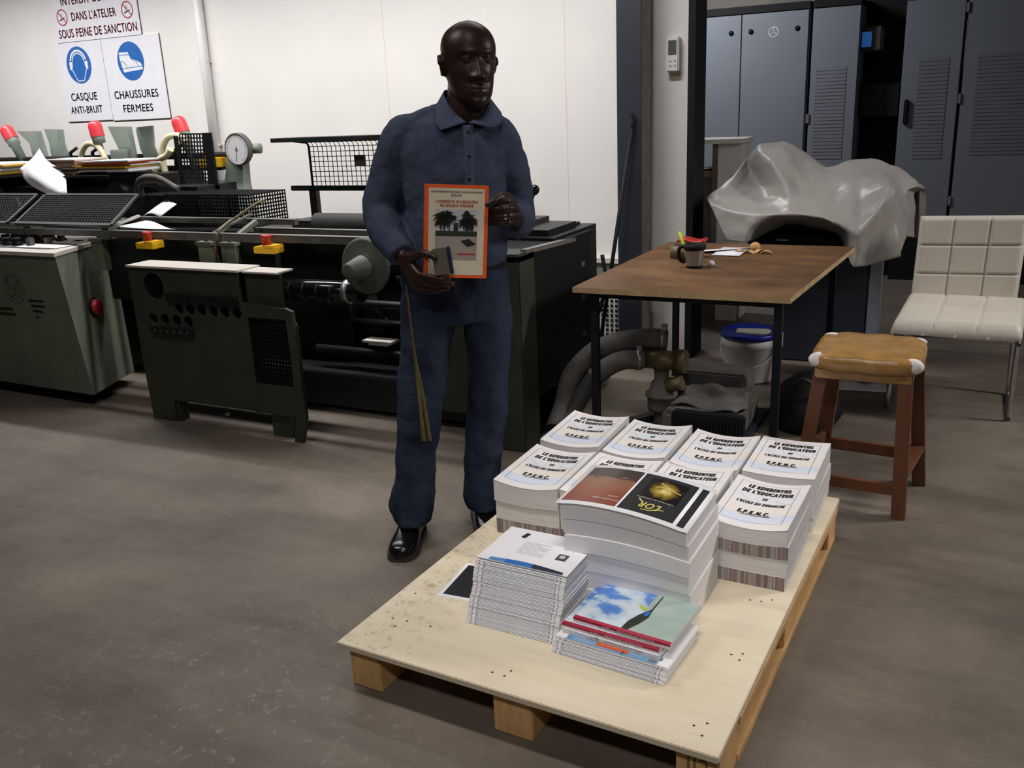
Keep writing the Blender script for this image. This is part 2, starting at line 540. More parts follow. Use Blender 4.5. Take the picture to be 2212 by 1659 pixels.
    def text(s, st, O, ax, ay, h, w=None, bold=0.0, shear=0.0, align='C', warp=None, smear=0.0, sp=0.0):
        if smear:
            nrm_ = Vector(ax).cross(Vector(ay))
            O = Vector(O)
            for dx, dy in ((-1, 0), (1, 0), (0, 1), (0, -1), (-.7, .7), (.7, -.7), (.7, .7), (-.7, -.7)):
                O = O + nrm_ * 1e-4
                s.text(st, O + Vector(ax) * (dx * smear * h * 0.8) + Vector(ay) * (dy * smear * h * 0.6), ax, ay, h, w, 0.0, shear, align, warp, 0.0, 1 + smear * 3.8)
        vs, fs = glyphs(st, bold, shear, sp or 1 + smear * 3.8)
        x0, x1 = min(p.x for p in vs), max(p.x for p in vs)
        ref, _ = glyphs('E', bold, 0)
        hh = max(p.y for p in ref) - min(p.y for p in ref)
        yb = min(p.y for p in ref)
        sy = h / hh
        sx = sy if w is None else w / (x1 - x0)
        off = {'C': (x0 + x1) / 2, 'L': x0, 'R': x1}[align]
        ax, ay, O = Vector(ax), Vector(ay), Vector(O)
        out = []
        for p in vs:
            q = O + ax * ((p.x - off) * sx) + ay * ((p.y - yb) * sy)
            out.append(warp(q) if warp else q)
        return s.add(out, fs, False)


GL = {}


def glyphs(st, bold, shear, sp=1.0):
    key = (st, bold, shear, sp)
    if key not in GL:
        c = bpy.data.curves.new('lettering', 'FONT')
        c.body = st
        c.size = 1.0
        c.offset = bold
        c.shear = shear
        c.resolution_u = 3
        c.fill_mode = 'FRONT'
        c.space_character = sp
        o = bpy.data.objects.new('lettering', c)
        COL.objects.link(o)
        bpy.context.view_layer.update()
        me = bpy.data.meshes.new_from_object(o.evaluated_get(bpy.context.evaluated_depsgraph_get()))
        GL[key] = ([v.co.copy() for v in me.vertices], [list(p.vertices) for p in me.polygons])
        bpy.data.meshes.remove(me)
        bpy.data.objects.remove(o)
        bpy.data.curves.remove(c)
    return GL[key]


def tag(o, label=None, cat=None, group=None, kind=None):
    for k_, v_ in (('label', label), ('category', cat), ('group', group), ('kind', kind)):
        if v_:
            o[k_] = v_
    return o


def thing(name, label, cat, loc=(0, 0, 0), rotz=0.0, group=None):
    o = bpy.data.objects.new(name, None)
    o.empty_display_size = 0.1
    COL.objects.link(o)
    o.location = loc
    o.rotation_euler = (0, 0, rotz)
    MW[o.name] = Matrix.Translation(loc) @ Matrix.Rotation(rotz, 4, 'Z')
    return tag(o, label, cat, group)


def mk(name, g, mats, parent=None, local=False, M=None):
    """link what g collected as ONE mesh object; g is in world coordinates unless local / M is given"""
    if not isinstance(mats, (list, tuple)):
        mats = [mats]
    vs = g.v
    if parent is not None:
        W = Matrix() if local else MW[parent.name].inverted()
        vs = [W @ p for p in vs]
        T = Matrix()
    elif M is not None:
        T = M
    else:
        lo = [min(p[i] for p in vs) for i in range(3)]
        hi = [max(p[i] for p in vs) for i in range(3)]
        c = Vector(((lo[0] + hi[0]) / 2, (lo[1] + hi[1]) / 2, lo[2]))
        vs = [p - c for p in vs]
        T = Matrix.Translation(c)
    me = bpy.data.meshes.new(name)
    me.from_pydata([tuple(p) for p in vs], [], g.f)
    for m_ in mats:
        me.materials.append(MT[m_] if isinstance(m_, str) else m_)
    for p, i, sm in zip(me.polygons, g.m, g.sm):
        p.material_index = i
        p.use_smooth = sm
    bm = bmesh.new()
    bm.from_mesh(me)
    bmesh.ops.remove_doubles(bm, verts=bm.verts[:], dist=1e-6)
    bmesh.ops.recalc_face_normals(bm, faces=bm.faces[:])
    bm.to_mesh(me)
    bm.free()
    o = bpy.data.objects.new(name, me)
    COL.objects.link(o)
    o.matrix_world = T
    if parent is not None:
        o.parent = parent
        MW[o.name] = MW[parent.name].copy()
    else:
        MW[o.name] = T.copy()
    return o


def mods(o, *ms):
    for typ, kw in ms:
        m_ = o.modifiers.new(typ.lower(), typ)
        for a, b in kw.items():
            setattr(m_, a, b)
    return o


def bake(o):
    bpy.context.view_layer.update()
    me = bpy.data.meshes.new_from_object(o.evaluated_get(bpy.context.evaluated_depsgraph_get()))
    old = o.data
    me.name = o.name
    o.modifiers.clear()
    o.data = me
    me.materials.clear()
    for m_ in old.materials:
        me.materials.append(m_)
    return o


def dup(root, loc, rotz=None, label=None, group=None):
    """a copy of a thing with copies of its parts and sub-parts"""
    r = root.copy()
    COL.objects.link(r)
    r.location = loc
    if rotz is not None:
        r.rotation_euler = (0, 0, rotz)
    tag(r, label, None, group)
    for ch in list(root.children):
        c = ch.copy()
        COL.objects.link(c)
        c.parent = r
        for sub in list(ch.children):
            d = sub.copy()
            COL.objects.link(d)
            d.parent = c
    return r


def struct(name, g, mats):
    return tag(mk(name, g, mats), kind='structure')


X, Y, Z = Vector((1, 0, 0)), Vector((0, 1, 0)), Vector((0, 0, 1))
NX = -X


def circ(cx, cy, r, n=16, ry=None):
    return [(cx + r * math.cos(2 * PI * i / n), cy + (ry or r) * math.sin(2 * PI * i / n)) for i in range(n)]


def spline(pts, n=8):
    pts = [Vector(p) for p in pts]
    q = [pts[0] * 2 - pts[1]] + pts + [pts[-1] * 2 - pts[-2]]
    out = []
    for i in range(1, len(q) - 2):
        for j in range(n):
            t = j / n
            a, b, c, d = q[i - 1:i + 3]
            out.append(0.5 * ((2 * b) + (c - a) * t + (2 * a - 5 * b + 4 * c - d) * t * t + (3 * b - a - 3 * c + d) * t ** 3))
    return out + [pts[-1]]


# ------------------------------------------------------------------ the setting
WY = 5.25
struct('floor', G().box(-12, 6, -2.5, 12, -0.1, 0), 'floor')
struct('wall_back', G().box(-11, -1.475, WY, WY + 0.12, 0, 2.95), 'wall')
struct('wall_far', G().box(-11, 6, 9.6, 9.7, 0, 4.2), 'wall2')
struct('trim_1', G().box(-1.475, -1.435, 5.17, 5.4, 0, 2.95), 'black')          # black door post at the wall's end
g = G()
g.box(-1.775, -1.765, 5.03, 5.17, 0, 2.95)
H_ = G()
H_.box(-1.83, -1.69, 5.0, 5.014, 0, 2.95).box(-1.83, -1.69, 5.17, 5.184, 0, 2.95).box(-1.766, -1.754, 5.014, 5.17, 0, 2.95)
H_.mi = 1
H_.box(-1.692, -1.69 + 0.001, 5.014, 5.17, 0, 2.95)
struct('trim_2', H_, ['steel', 'dust'])                                         # steel column in front of the wall
g = G()
g.box(-2.2, -1.86, 5.215, WY, 0, 0.57)
g.mi = 1
g.box(-2.2, -1.86, 5.20, WY, 0.555, 0.585)
struct('trim_3', g, ['green', 'offwhite'])                                      # grey-green board along the foot of the wall
# beams over the far machines
g = G()
g.box(-3.6, 1.6, 8.62, 8.72, 2.36, 2.43)
struct('trim_4', g, 'black')
g = G()
for x, dx in ((-2.05, 0.14), (-1.52, 0.12), (-1.2, 0.02)):
    g.bar((x, 8.67, 2.42), (x + dx, 8.67, 3.3), 0.05, 0.05)
g.box(-3.6, 1.6, 8.66, 8.72, 3.3, 3.36)
struct('trim_5', g, 'black')
# panel joints of the wall
struct('trim_6', G().box(-3.52, -3.517, WY - 0.0006, WY, 0, 2.95), 'offwhite')
struct('trim_7', G().box(-2.245, -2.242, WY - 0.0006, WY, 0, 2.95), 'offwhite')
# conduit running down the wall
t = thing('wall_conduit', 'pale vertical conduit pipe on the white wall right of the safety signs', 'pipe', (-5.06, 5.22, 1.0))
g = G()
g.cyl((-5.04, 5.215, 2.95), (-5.07, 5.215, 0.9), 0.034, seg=16)
mk('pipe', g, 'white', t)
for z in (1.9, 1.32):
    mk('clip', G().box(-5.105, -5.02, 5.205, 5.25, z, z + 0.01).box(-5.13, -5.105, 5.235, 5.25, z - 0.003, z + 0.013), 'offwhite', t)


# ------------------------------------------------------------------ signs on the wall
def board(name, label, x0, x1, z0, z1):
    t = thing(name, label, 'sign', ((x0 + x1) / 2, WY - 0.006, z0))
    g = G()
    g.box(x0, x1, WY - 0.008, WY, z0, z1)
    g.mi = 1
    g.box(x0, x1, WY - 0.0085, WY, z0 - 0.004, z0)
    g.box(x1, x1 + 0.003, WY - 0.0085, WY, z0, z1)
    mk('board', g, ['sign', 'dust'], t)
    return t


SY = WY - 0.0095
t = board('warning_sign', 'white sign with dark red capitals forbidding something in the workshop, topmost', -6.6, -5.67, 2.139, 2.62)
g = G()
g.text("SOUS PEINE DE SANCTION", (-6.135, SY, 2.17), X, Z, 0.061, 0.86, smear=0.02)
mk('lettering', g, 'redink', t)
g = G()
g.text("DANS L'ATELIER", (-6.146, SY, 2.288), X, Z, 0.058, 0.49, smear=0.02)
mk('lettering', g, 'redink', t)
g = G()
g.text("INTERDIT DE FUMER", (-6.135, SY, 2.405), X, Z, 0.058, 0.70, smear=0.02)
mk('lettering', g, 'redink', t)
for cx in (-6.498, -5.782):
    g = G()
    g.ring2d(0.052, 0.061, (cx, SY, 2.32), X, Z)
    g.ribbon([(-0.04, 0.04), (0.04, -0.04)], 0.008, (cx, SY - 0.0005, 2.32), X, Z)
    g.mi = 1
    g.ribbon([(-0.03, -0.02), (0.025, -0.004)], 0.009, (cx, SY - 0.0002, 2.32), X, Z)
    g.ribbon([(-0.012, 0.0), (-0.002, 0.02), (-0.01, 0.03)], 0.004, (cx, SY - 0.0002, 2.32), X, Z)
    mk('no_smoking_symbol', g, ['redink', 'darkink'], t)

t = board('safety_sign', 'white sign with blue ear protection disc, CASQUE ANTI-BRUIT', -6.64, -6.12, 1.542, 2.137)
g = G()
g.text('CASQUE', (-6.405, SY, 1.70), X, Z, 0.056, 0.295, smear=0.02)
mk('lettering', g, 'darkink', t)
g = G()
g.text('ANTI-BRUIT', (-6.402, SY, 1.602), X, Z, 0.053, 0.362, smear=0.02)
mk('lettering', g, 'darkink', t)
g = G()
O = (-6.402, SY, 1.964)
g.disc2d(0.138, O, X, Z)
g.mi = 1
O = (-6.402, SY - 0.0006, 1.964)
g.ring2d(0.062, 0.095, O, X, Z, 24, R(5), R(175), (0, 0.02))
g.mi = 0
g.ring2d(0.072, 0.079, (-6.402, SY - 0.001, 1.964), X, Z, 24, R(5), R(175), (0, 0.02))
g.mi = 1
for sx in (-1, 1):
    g.flat([(sx * 0.068, 0.035), (sx * 0.094, 0.035), (sx * 0.104, 0.02), (sx * 0.104, -0.03), (sx * 0.088, -0.034), (sx * 0.07, -0.01)][::sx], O, X, Z)
    g.ribbon([(sx * 0.082, -0.03), (sx * 0.05, -0.09), (sx * 0.035, -0.118), (0, -0.118)], 0.008, O, X, Z)
mk('ear_protection_symbol', g, ['blueink', 'sign'], t)

t = board('safety_sign', 'white sign with blue safety boot disc, CHAUSSURES FERMEES', -6.118, -5.50, 1.535, 2.137)
g = G()
g.text('CHAUSSURES', (-5.825, SY, 1.694), X, Z, 0.056, 0.468, smear=0.02)
mk('lettering', g, 'darkink', t)
g = G()
g.text('FERMEES', (-5.826, SY, 1.592), X, Z, 0.054, 0.318, smear=0.02)
mk('lettering', g, 'darkink', t)
g = G()
g.disc2d(0.14, (-5.828, SY, 1.96), X, Z)
g.mi = 1
O = (-5.828, SY - 0.0006, 1.96)
k_ = 0.14
boot = [(-.8, .48), (-.1, .46), (-.07, .3), (.12, .1), (.46, .0), (.74, -.13), (.84, -.3), (.84, -.46), (-.62, -.56), (-.72, -.2), (-.8, .1)]
g.flat([(a * k_, b * k_) for a, b in boot][::-1], O, X, Z)
g.mi = 0
O = (-5.828, SY - 0.001, 1.96)
for ln in ([(-.68, -.36), (.84, -.3)], [(-.82, .34), (-.1, .33)], [(-.74, .04), (-.5, -.04), (-.36, -.2), (-.34, -.34)], [(.46, -.02), (.52, -.3)],
           [(0, .2), (.07, .12)], [(.08, .14), (.15, .05)], [(.17, .08), (.24, -.02)], [(.27, .04), (.33, -.07)], [(.37, .01), (.42, -.1)]):
    g.ribbon([(a * k_, b * k_) for a, b in ln], 0.0045, O, X, Z)
mk('safety_boot_symbol', g, ['blueink', 'sign'], t)

# thermostat on the wall beside the column
t = thing('wall_thermostat', 'white wall thermostat with grey display beside the dark steel column', 'thermostat', (-1.558, 5.2, 1.66))
mk('housing', G().box(-1.61, -1.538, 5.20, WY, 1.65, 1.835, bev=0.006), 'white', t)
mk('display', G().box(-1.597, -1.551, 5.197, 5.201, 1.742, 1.816), 'glass', t)
g = G()
for x, z in ((-1.585, 1.71), (-1.56, 1.71), (-1.585, 1.685), (-1.56, 1.685)):
    g.cyl((x, 5.201, z), (x, 5.196, z), 0.006, seg=10)
mk('buttons', g, 'offwhite', t)
# black rod leaning on the column
t = thing('leaning_rod', 'thin black rod leaning against the dark steel column', 'rod', (-1.9, 4.93, 0))
g = G()
g.tube([(-1.92, 4.86, 0.0), (-1.735, 4.98, 1.36)], 0.012, 10)
mk('shaft', g, 'black', t)
mk('hook', G().tube(spline([(-1.735, 4.98, 1.36), (-1.728, 4.985, 1.41), (-1.74, 4.985, 1.44)], 4), 0.009, 8), 'black', t)
# perforated heater below the board
t = thing('wall_heater', 'low white perforated metal box at the wall behind the table', 'heater', (-1.9, 5.1, 0))
g = G()
g.box(-1.99, -1.84, 5.03, 5.19, 0.0, 0.40, bev=0.006)
mk('casing', g, 'offwhite', t)
g = G()
for i in range(5):
    for j in range(11):
        x, z = -1.975 + i * 0.03, 0.06 + j * 0.03
        g.box(x - 0.008, x + 0.008, 5.026, 5.03, z - 0.008, z + 0.008)
mk('vent_holes', g, 'black', t)

# ------------------------------------------------------------------ bindery machine along the wall
mc = thing('binding_machine', 'long dark green bindery machine with mesh guards along the white wall', 'machine', (-4, 4, 0))
mk('base_frame', G().box(-7.4, -4.1, 3.86, 4.55, 0.03, 0.2).box(-4.1, -1.72, 3.62, 4.55, 0.03, 0.2), 'mdark', mc)
g = G()
g.box(-7.4, -2.95, 3.86, 4.45, 0.2, 0.9)
g.box(-2.12, -1.75, 3.9, 4.45, 0.2, 0.9)
g.box(-2.95, -2.12, 4.1, 4.45, 0.2, 0.34).box(-2.95, -2.12, 4.1, 4.45, 0.66, 0.9)
mk('housing', g, 'mdark', mc)
# inner struts, cams and chains seen through the open middle
g = G()
random.seed(3)
for i in range(17):
    x, z = random.uniform(-2.95, -2.1), random.uniform(0.3, 0.7)
    a = random.uniform(0, PI)
    L = random.uniform(0.12, 0.3)
    y = random.uniform(4.0, 4.35)
    g.bar((x - L * math.cos(a), y, z - L * math.sin(a) * 0.6), (x + L * math.cos(a), y, z + L * math.sin(a) * 0.6), 0.03, 0.06, up=(0, 1, 0))
for x, z, r in ((-2.75, 0.52, 0.10), (-2.45, 0.46, 0.12), (-2.22, 0.56, 0.1), (-2.9, 0.4, 0.08)):
    g.cyl((x, 3.98, z), (x, 4.03, z), r, seg=24)
mk('drive_mechanism', g, 'mdark', mc)
g = G()
for z, y in ((0.3, 3.75), (0.42, 3.9), (0.55, 3.8)):
    g.cyl((-3.1, y, z), (-2.1, y, z), 0.022, seg=10)
mk('cross_shafts', g, 'mdark', mc)
g = G().box(-4.35, -3.12, 3.52, 3.56, 0.55, 0.90)
mk('skirt_panel', g, 'mdark', mc)
mk('lower_cover', G().box(-2.3, -1.76, 3.56, 3.62, 0.10, 0.72), 'dgreen', mc)
# guide rails
for x0, x1, y, z0, z1 in ((-7.0, -2.33, 3.45, 0.915, 0.948), (-4.31, -3.12, 3.70, 0.965, 0.991), (-3.42, -1.95, 3.72, 0.91, 0.94)):
    g = G()
    g.box(x0, x1, y, y + 0.03, z0, z1)
    g.mi = 1
    g.box(x0, x1, y - 0.002, y + 0.034, z1, z1 + 0.004)
    mk('guide_rail', g, ['dust', 'alu'], mc)
# green rail brackets
for x in (-4.36, -3.55, -3.39):
    g = G()
    g.box(x - 0.045, x + 0.045, 3.48, 3.60, 0.72, 0.89)
    g.box(x - 0.055, x + 0.055, 3.47, 3.62, 0.885, 0.90)
    g.bar((x, 3.5, 0.90), (x + 0.03, 3.68, 0.985), 0.03, 0.02)
    mk('rail_bracket', g, 'green', mc)
# flat links climbing from the rail to the guards
mk('rail_link', G().bar((-4.32, 3.47, 0.94), (-4.24, 3.7, 1.0), 0.035, 0.012), 'offwhite', mc)
mk('rail_link', G().bar((-3.49, 3.47, 0.94), (-3.40, 3.7, 1.02), 0.025, 0.01), 'dust', mc)
g = G()
g.tube(spline([(-3.43, 3.46, 0.76), (-3.41, 3.42, 0.90), (-3.38, 3.46, 0.98), (-3.28, 3.6, 1.08), (-3.26, 3.66, 1.10)], 5), 0.007, 8)
mk('feed_lever', g, 'brass', mc)
# emergency stops
for x in (-3.85, -3.045):
    b = mk('emergency_stop_box', G().box(x - 0.065, x + 0.065, 3.36, 3.44, 0.872, 0.905, bev=0.004).box(x + 0.0, x + 0.06, 3.36, 3.44, 0.90, 0.912), 'yellow', mc)
    g = G()
    g.lathe([(0, 0), (0.022, 0), (0.022, 0.035), (0.027, 0.037), (0.027, 0.05), (0.02, 0.056), (0, 0.056)], (x - 0.01, 3.40, 0.905), seg=20)
    mk('stop_button', g, 'red', b)
# delivery roller with rings
g = G()
g.cyl((-3.2, 3.52, 0.675), (-2.6, 3.52, 0.675), 0.05, seg=28)
mk('delivery_roller', g, 'roller', mc)
g = G()
for i in range(6):
    x = -3.1 + i * 0.085
    g.lathe([(0.05, -0.006), (0.058, -0.003), (0.058, 0.003), (0.05, 0.006)], (x, 3.52, 0.665), X, 28)
mk('roller_rings', g, 'mdark', mc)
mk('roller_collar', G().lathe([(0.03, 0), (0.06, 0.0), (0.062, 0.02), (0.045, 0.03), (0.03, 0.03)], (-2.69, 3.52, 0.675), X, 24), 'alu', mc)
# handwheel with conical hub, turned towards the viewer
hw = Vector((-2.45, 3.37, 0.835))
g = G()
g.lathe([(0, 0.0), (0.122, 0.0), (0.130, 0.006), (0.130, 0.014), (0.118, 0.02), (0.060, 0.026), (0.056, 0.03), (0.034, 0.145), (0.026, 0.15), (0, 0.15)], hw, (0, -1, 0), 48)
mk('handwheel', g, 'mgreen', mc)
g = G()
g.box(-2.36, -2.2, 3.42, 3.62, 0.9, 0.985, bev=0.02)
g.cyl((-2.45, 3.37, 0.835), (-2.45, 3.7, 0.835), 0.03, seg=16)
g.box(-2.28, -2.12, 3.5, 3.56, 0.82, 0.86)
mk('wheel_bearing', g, 'green', mc)
# delivery end on the right of the man
mk('end_leg', G().box(-1.83, -1.70, 3.42, 3.58, 0.0, 0.895, bev=0.006).box(-2.05, -1.70, 3.42, 3.58, 0.86, 0.9, bev=0.006), 'dgreen', mc)
g = G()
g.box(-2.12, -1.72, 3.6, 4.28, 0.05, 0.86)
g.box(-2.5, -1.72, 3.58, 4.32, 0.86, 0.885)
mk('delivery_box', g, 'black', mc)
g = G()
g.bar((-1.715, 3.5, 0.90), (-1.74, 4.25, 0.86), 0.03, 0.02)
mk('edge_strip', g, 'alu', mc)
for z in (0.72, 0.55, 0.36):
    mk('hinge_plate', G().box(-1.722, -1.716, 4.16, 4.2, z, z + 0.025), 'dust', mc)
g = G()
g.box(-2.6, -1.82, 4.05, 4.4, 0.885, 0.915)
g.box(-2.05, -1.8, 3.95, 4.3, 0.90, 0.93)
mk('delivery_deck', g, 'mdark', mc)
g = G()
g.tube([(-1.94, 4.0, 0.93), (-1.90, 3.98, 1.06), (-1.88, 3.97, 1.10)], 0.011, 8)
lv = mk('clamp_lever', g, 'black', mc)
mk('lever_knob', G().ball((-1.872, 3.965, 1.118), 0.026), 'roller', lv)
# conveyor belt behind the rails
g = G()
g.tube([(-3.2, 3.98, 0.94), (-1.95, 3.98, 0.94)], 0.055, 20)
g.box(-3.35, -1.95, 3.95, 4.3, 0.9, 0.955)
mk('conveyor_belt', g, 'rubber', mc)
# feeder: long dark housing with paper shelves
g = G()
g.box(-7.4, -4.12, 4.05, 4.5, 0.85, 1.13)
g.box(-7.4, -4.5, 4.1, 4.5, 1.13, 1.2)
g.box(-4.6, -4.15, 4.02, 4.3, 0.9, 1.08)
mk('feeder_housing', g, 'mdark', mc)
for x0, x1, y0 in ((-5.42, -4.72, 3.92), (-6.9, -5.72, 3.92)):
    mk('feeder_shelf', G().box(x0, x1, y0, 4.42, 1.198, 1.21), 'black', mc)
g = G()
random.seed(11)
for i in range(22):
    x = random.uniform(-6.2, -4.3)
    z = random.uniform(0.95, 1.2)
    y = random.uniform(3.9, 4.05)
    mk('feeder_link', G().bar((x, y, z), (x + random.uniform(-.12, .12), y + 0.05, z + random.uniform(-.12, .12)), 0.02, 0.035), 'mdark', mc)
for x in (-4.7, -5.3, -5.9):
    mk('feeder_cam', G().cyl((x, 3.95, 1.1), (x, 4.05, 1.1), 0.07, seg=20), 'mdark', mc)
g = G()
g.cyl((-7.2, 4.42, 1.29), (-4.2, 4.42, 1.29), 0.02, seg=12)
g.box(-5.2, -4.25, 4.4, 4.46, 1.20, 1.23)
mk('feeder_crossbar', g, 'black', mc)


# green hopper side plates, seen against the wall
def hopper(pts, y, dx):
    g = G()
    g.plate(pts, (0, y, 0), X, Z, 0.01)
    g.plate([(pts[1][0], 0), (pts[1][0] + 0.0, 0.001), (pts[1][0], 0.002)], (0, y, pts[0][1]), X, Z, 0.01) if False else None
    a, b = pts[1], pts[2]
    g.add([(a[0], y, a[1]), (a[0] + dx, y - 0.08, a[1]), (b[0] + dx, y - 0.08, b[1]), (b[0], y, b[1])], [(0, 1, 2, 3)], False)
    return mk('hopper_plate', g, 'lit_green', mc)


hopper([(-6.25, 1.487), (-6.0, 1.482), (-5.95, 1.20), (-6.12, 1.20), (-6.14, 1.40)], 4.5, 0.05)
hopper([(-5.955, 1.494), (-5.765, 1.486), (-5.77, 1.40), (-5.72, 1.20), (-5.93, 1.20), (-5.93, 1.40)], 4.5, 0.03)
hopper([(-5.19, 1.493), (-4.975, 1.486), (-4.96, 1.2), (-5.08, 1.2), (-5.10, 1.30)], 4.4, 0.05)
hopper([(-4.935, 1.465), (-4.92, 1.478), (-4.775, 1.486), (-4.79, 1.36), (-4.72, 1.2), (-4.86, 1.2), (-4.92, 1.34)], 4.4, 0.04)
mk('hopper_stop', G().box(-5.13, -4.98, 4.32, 4.36, 1.22, 1.345, bev=0.006), 'lit_green', mc)
# gripper levers with red caps
for x0, x1, zt in ((-6.10, -6.275, 1.525), (-5.30, -5.35, 1.532), (-4.47, -4.585, 1.532)):
    b, tp = Vector((x0, 4.42, 1.2)), Vector((x1, 4.42, zt))
    d = (tp - b).normalized()
    L = (tp - b).length
    g = G()
    g.tube([b, b + d * (L - 0.15), b + d * (L - 0.145), b + d * (L - 0.07)], [0.028 if x1 != -5.35 else 0.018, 0.032 if x1 != -5.35 else 0.018, 0.042, 0.042], 18)
    lv = mk('gripper_lever', g, 'lit_green', mc)
    g = G()
    g.lathe([(0.046, 0), (0.046, 0.07), (0.042, 0.088), (0.028, 0.103), (0, 0.108)], tp - d * 0.105, d, 24)
    mk('red_cap', g, 'redcap', lv)
# cream hoses arching behind the hoppers
for pts in ([(-5.52, 4.4, 1.21), (-5.5, 4.4, 1.32), (-5.42, 4.4, 1.385), (-5.32, 4.4, 1.36), (-5.22, 4.38, 1.22)],
            [(-4.68, 4.36, 1.12), (-4.70, 4.36, 1.3), (-4.64, 4.36, 1.40), (-4.54, 4.36, 1.42), (-4.46, 4.36, 1.38)],
            [(-4.72, 4.3, 1.20), (-4.68, 4.3, 1.27), (-4.60, 4.3, 1.30), (-4.55, 4.3, 1.34)]):
    g = G()
    g.tube(spline(pts, 8), 0.02, 10)
    mk('air_hose', g, 'cream', mc)
for k_ in range(2):
    g = G()
    g.tube(spline([(-4.58 + k_ * 0.05, 4.0, 1.10 - 0.03 * k_), (-4.5, 3.98, 1.18 - 0.03 * k_), (-4.36, 3.98, 1.19 - 0.03 * k_), (-4.22, 4.0, 1.12)], 6), 0.018, 8)
    mk('air_hose', g, 'dust', mc)
for x in (-5.62, -4.63, -5.4):
    mk('clamp_screw', G().tube([(x, 4.4, 1.22), (x + 0.01, 4.4, 1.33), (x + 0.08, 4.4, 1.36)], 0.012, 8).ball((x, 4.4, 1.3), 0.02, 8), 'mdark', mc)
# upright perforated guard
g = G()
o_, u_, v_ = Vector((-4.385, 4.2, 1.125)), Vector((0.235, 0, -0.005)), Vector((0.0, 0.03, 0.305))
g.guard(o_, u_, v_, 10, 13, 0.0085, 0.004)
g.box(-4.17, -4.105, 4.2, 4.215, 1.06, 1.432)
g.box(-4.41, -4.385, 4.2, 4.215, 1.06, 1.42)
g.box(-4.41, -4.105, 4.2, 4.215, 1.05, 1.125)
mk('perforated_guard', g, 'black', mc)
b = mk('emergency_stop_box', G().box(-4.36, -4.2, 4.33, 4.42, 1.22, 1.28, bev=0.004), 'yellow', mc)
mk('stop_button', G().lathe([(0, 0), (0.03, 0), (0.03, 0.05), (0, 0.055)], (-4.3, 4.37, 1.28), seg=16), 'red', b)
# dial gauge on a green post
g = G()
g.loft([[(-4.235, 4.36, 0.9), (-4.04, 4.36, 0.9), (-4.04, 4.46, 0.9), (-4.235, 4.46, 0.9)],
        [(-4.215, 4.38, 1.12), (-4.065, 4.38, 1.12), (-4.065, 4.45, 1.12), (-4.215, 4.45, 1.12)],
        [(-4.17, 4.40, 1.36), (-4.05, 4.40, 1.36), (-4.05, 4.45, 1.36), (-4.17, 4.45, 1.36)]], smooth=False)
mk('gauge_post', g, 'lit_green', mc)
gc = Vector((-4.06, 4.36, 1.325))
g = G()
g.lathe([(0.0, -0.05), (0.085, -0.05), (0.098, -0.03), (0.098, 0.004), (0.092, 0.008), (0.088, 0.004), (0.0, 0.004)], gc, (0, -1, 0), 40)
ga = mk('dial_gauge', g, 'dust', mc)
g = G()
g.disc2d(0.088, gc + Vector((0, -0.0055, 0)), X, Z)
g.mi = 1
for i in range(40):
    a = R(-60 + 300 * i / 39)
    r0 = 0.072 if i % 5 else 0.064
    g.ribbon([(r0 * math.cos(a), r0 * math.sin(a)), (0.08 * math.cos(a), 0.08 * math.sin(a))], 0.002, gc + Vector((0, -0.0065, 0)), X, Z)
g.ribbon([(0, 0.02), (-0.004, -0.03), (-0.012, -0.07)], 0.004, gc + Vector((0, -0.007, 0)), X, Z)
g.disc2d(0.008, gc + Vector((0, -0.0072, 0)), X, Z)
mk('dial_face', g, ['paper', 'darkink'], ga)
mk('gauge_knob', G().lathe([(0, 0.0), (0.03, 0.0), (0.03, 0.06), (0, 0.06)], gc + Vector((0.07, 0.05, 0)), (0.9, 0.3, 0), 20), 'green', ga)
# mesh basket guard
g = G()
x0, x1, y0, y1, z0, z1 = -4.15, -3.52, 3.82, 4.12, 0.93, 1.105
g.guard((x0, y0, z0), (x1 - x0, 0, 0), (0, 0, z1 - z0), 32, 9, 0.008, 0.003)
g.guard((x1, y0, z0), (0, y1 - y0, 0), (0, 0, z1 - z0), 14, 9, 0.008, 0.003)
g.guard((x0 - 0.2, y0, z1), (x1 - x0 + 0.2, 0, 0), (0, y1 - y0, 0), 36, 14, 0.007, 0.003)
g.box(-3.86, -3.79, y0 - 0.002, y0 + 0.002, 1.03, 1.075)
g.box(-3.68, -3.66, y0 - 0.002, y0 + 0.002, z0, z1)
mk('mesh_basket_guard', g, 'black', mc)


# sloping mesh guards in front of the feeder
def slope(x0, x1, sk):
    g = G()
    U = Vector((x1 - x0, 0, 0))
    V = Vector((sk, 0.3, 0.13))
    O = Vector((x0, 3.45, 0.98))
    g.guard(O, U, V, 34, 14, 0.006, 0.003)
    g.mi = 1
    n_ = U.cross(V).normalized()
    for a, b in ((O, O + U), (O + V, O + V + U), (O, O + V), (O + U, O + U + V)):
        g.bar(a, b, 0.022, 0.012, up=n_)
    mk('mesh_guard', g, ['black', 'mdark'], mc)


slope(-4.97, -4.18, -0.1)
slope(-5.86, -5.05, -0.1)
g = G()
for x in (-5.6, -5.02, -4.9, -4.25):
    g.box(x - 0.03, x + 0.03, 3.46, 3.54, 0.9, 0.98)
mk('guard_feet', g, 'green', mc)
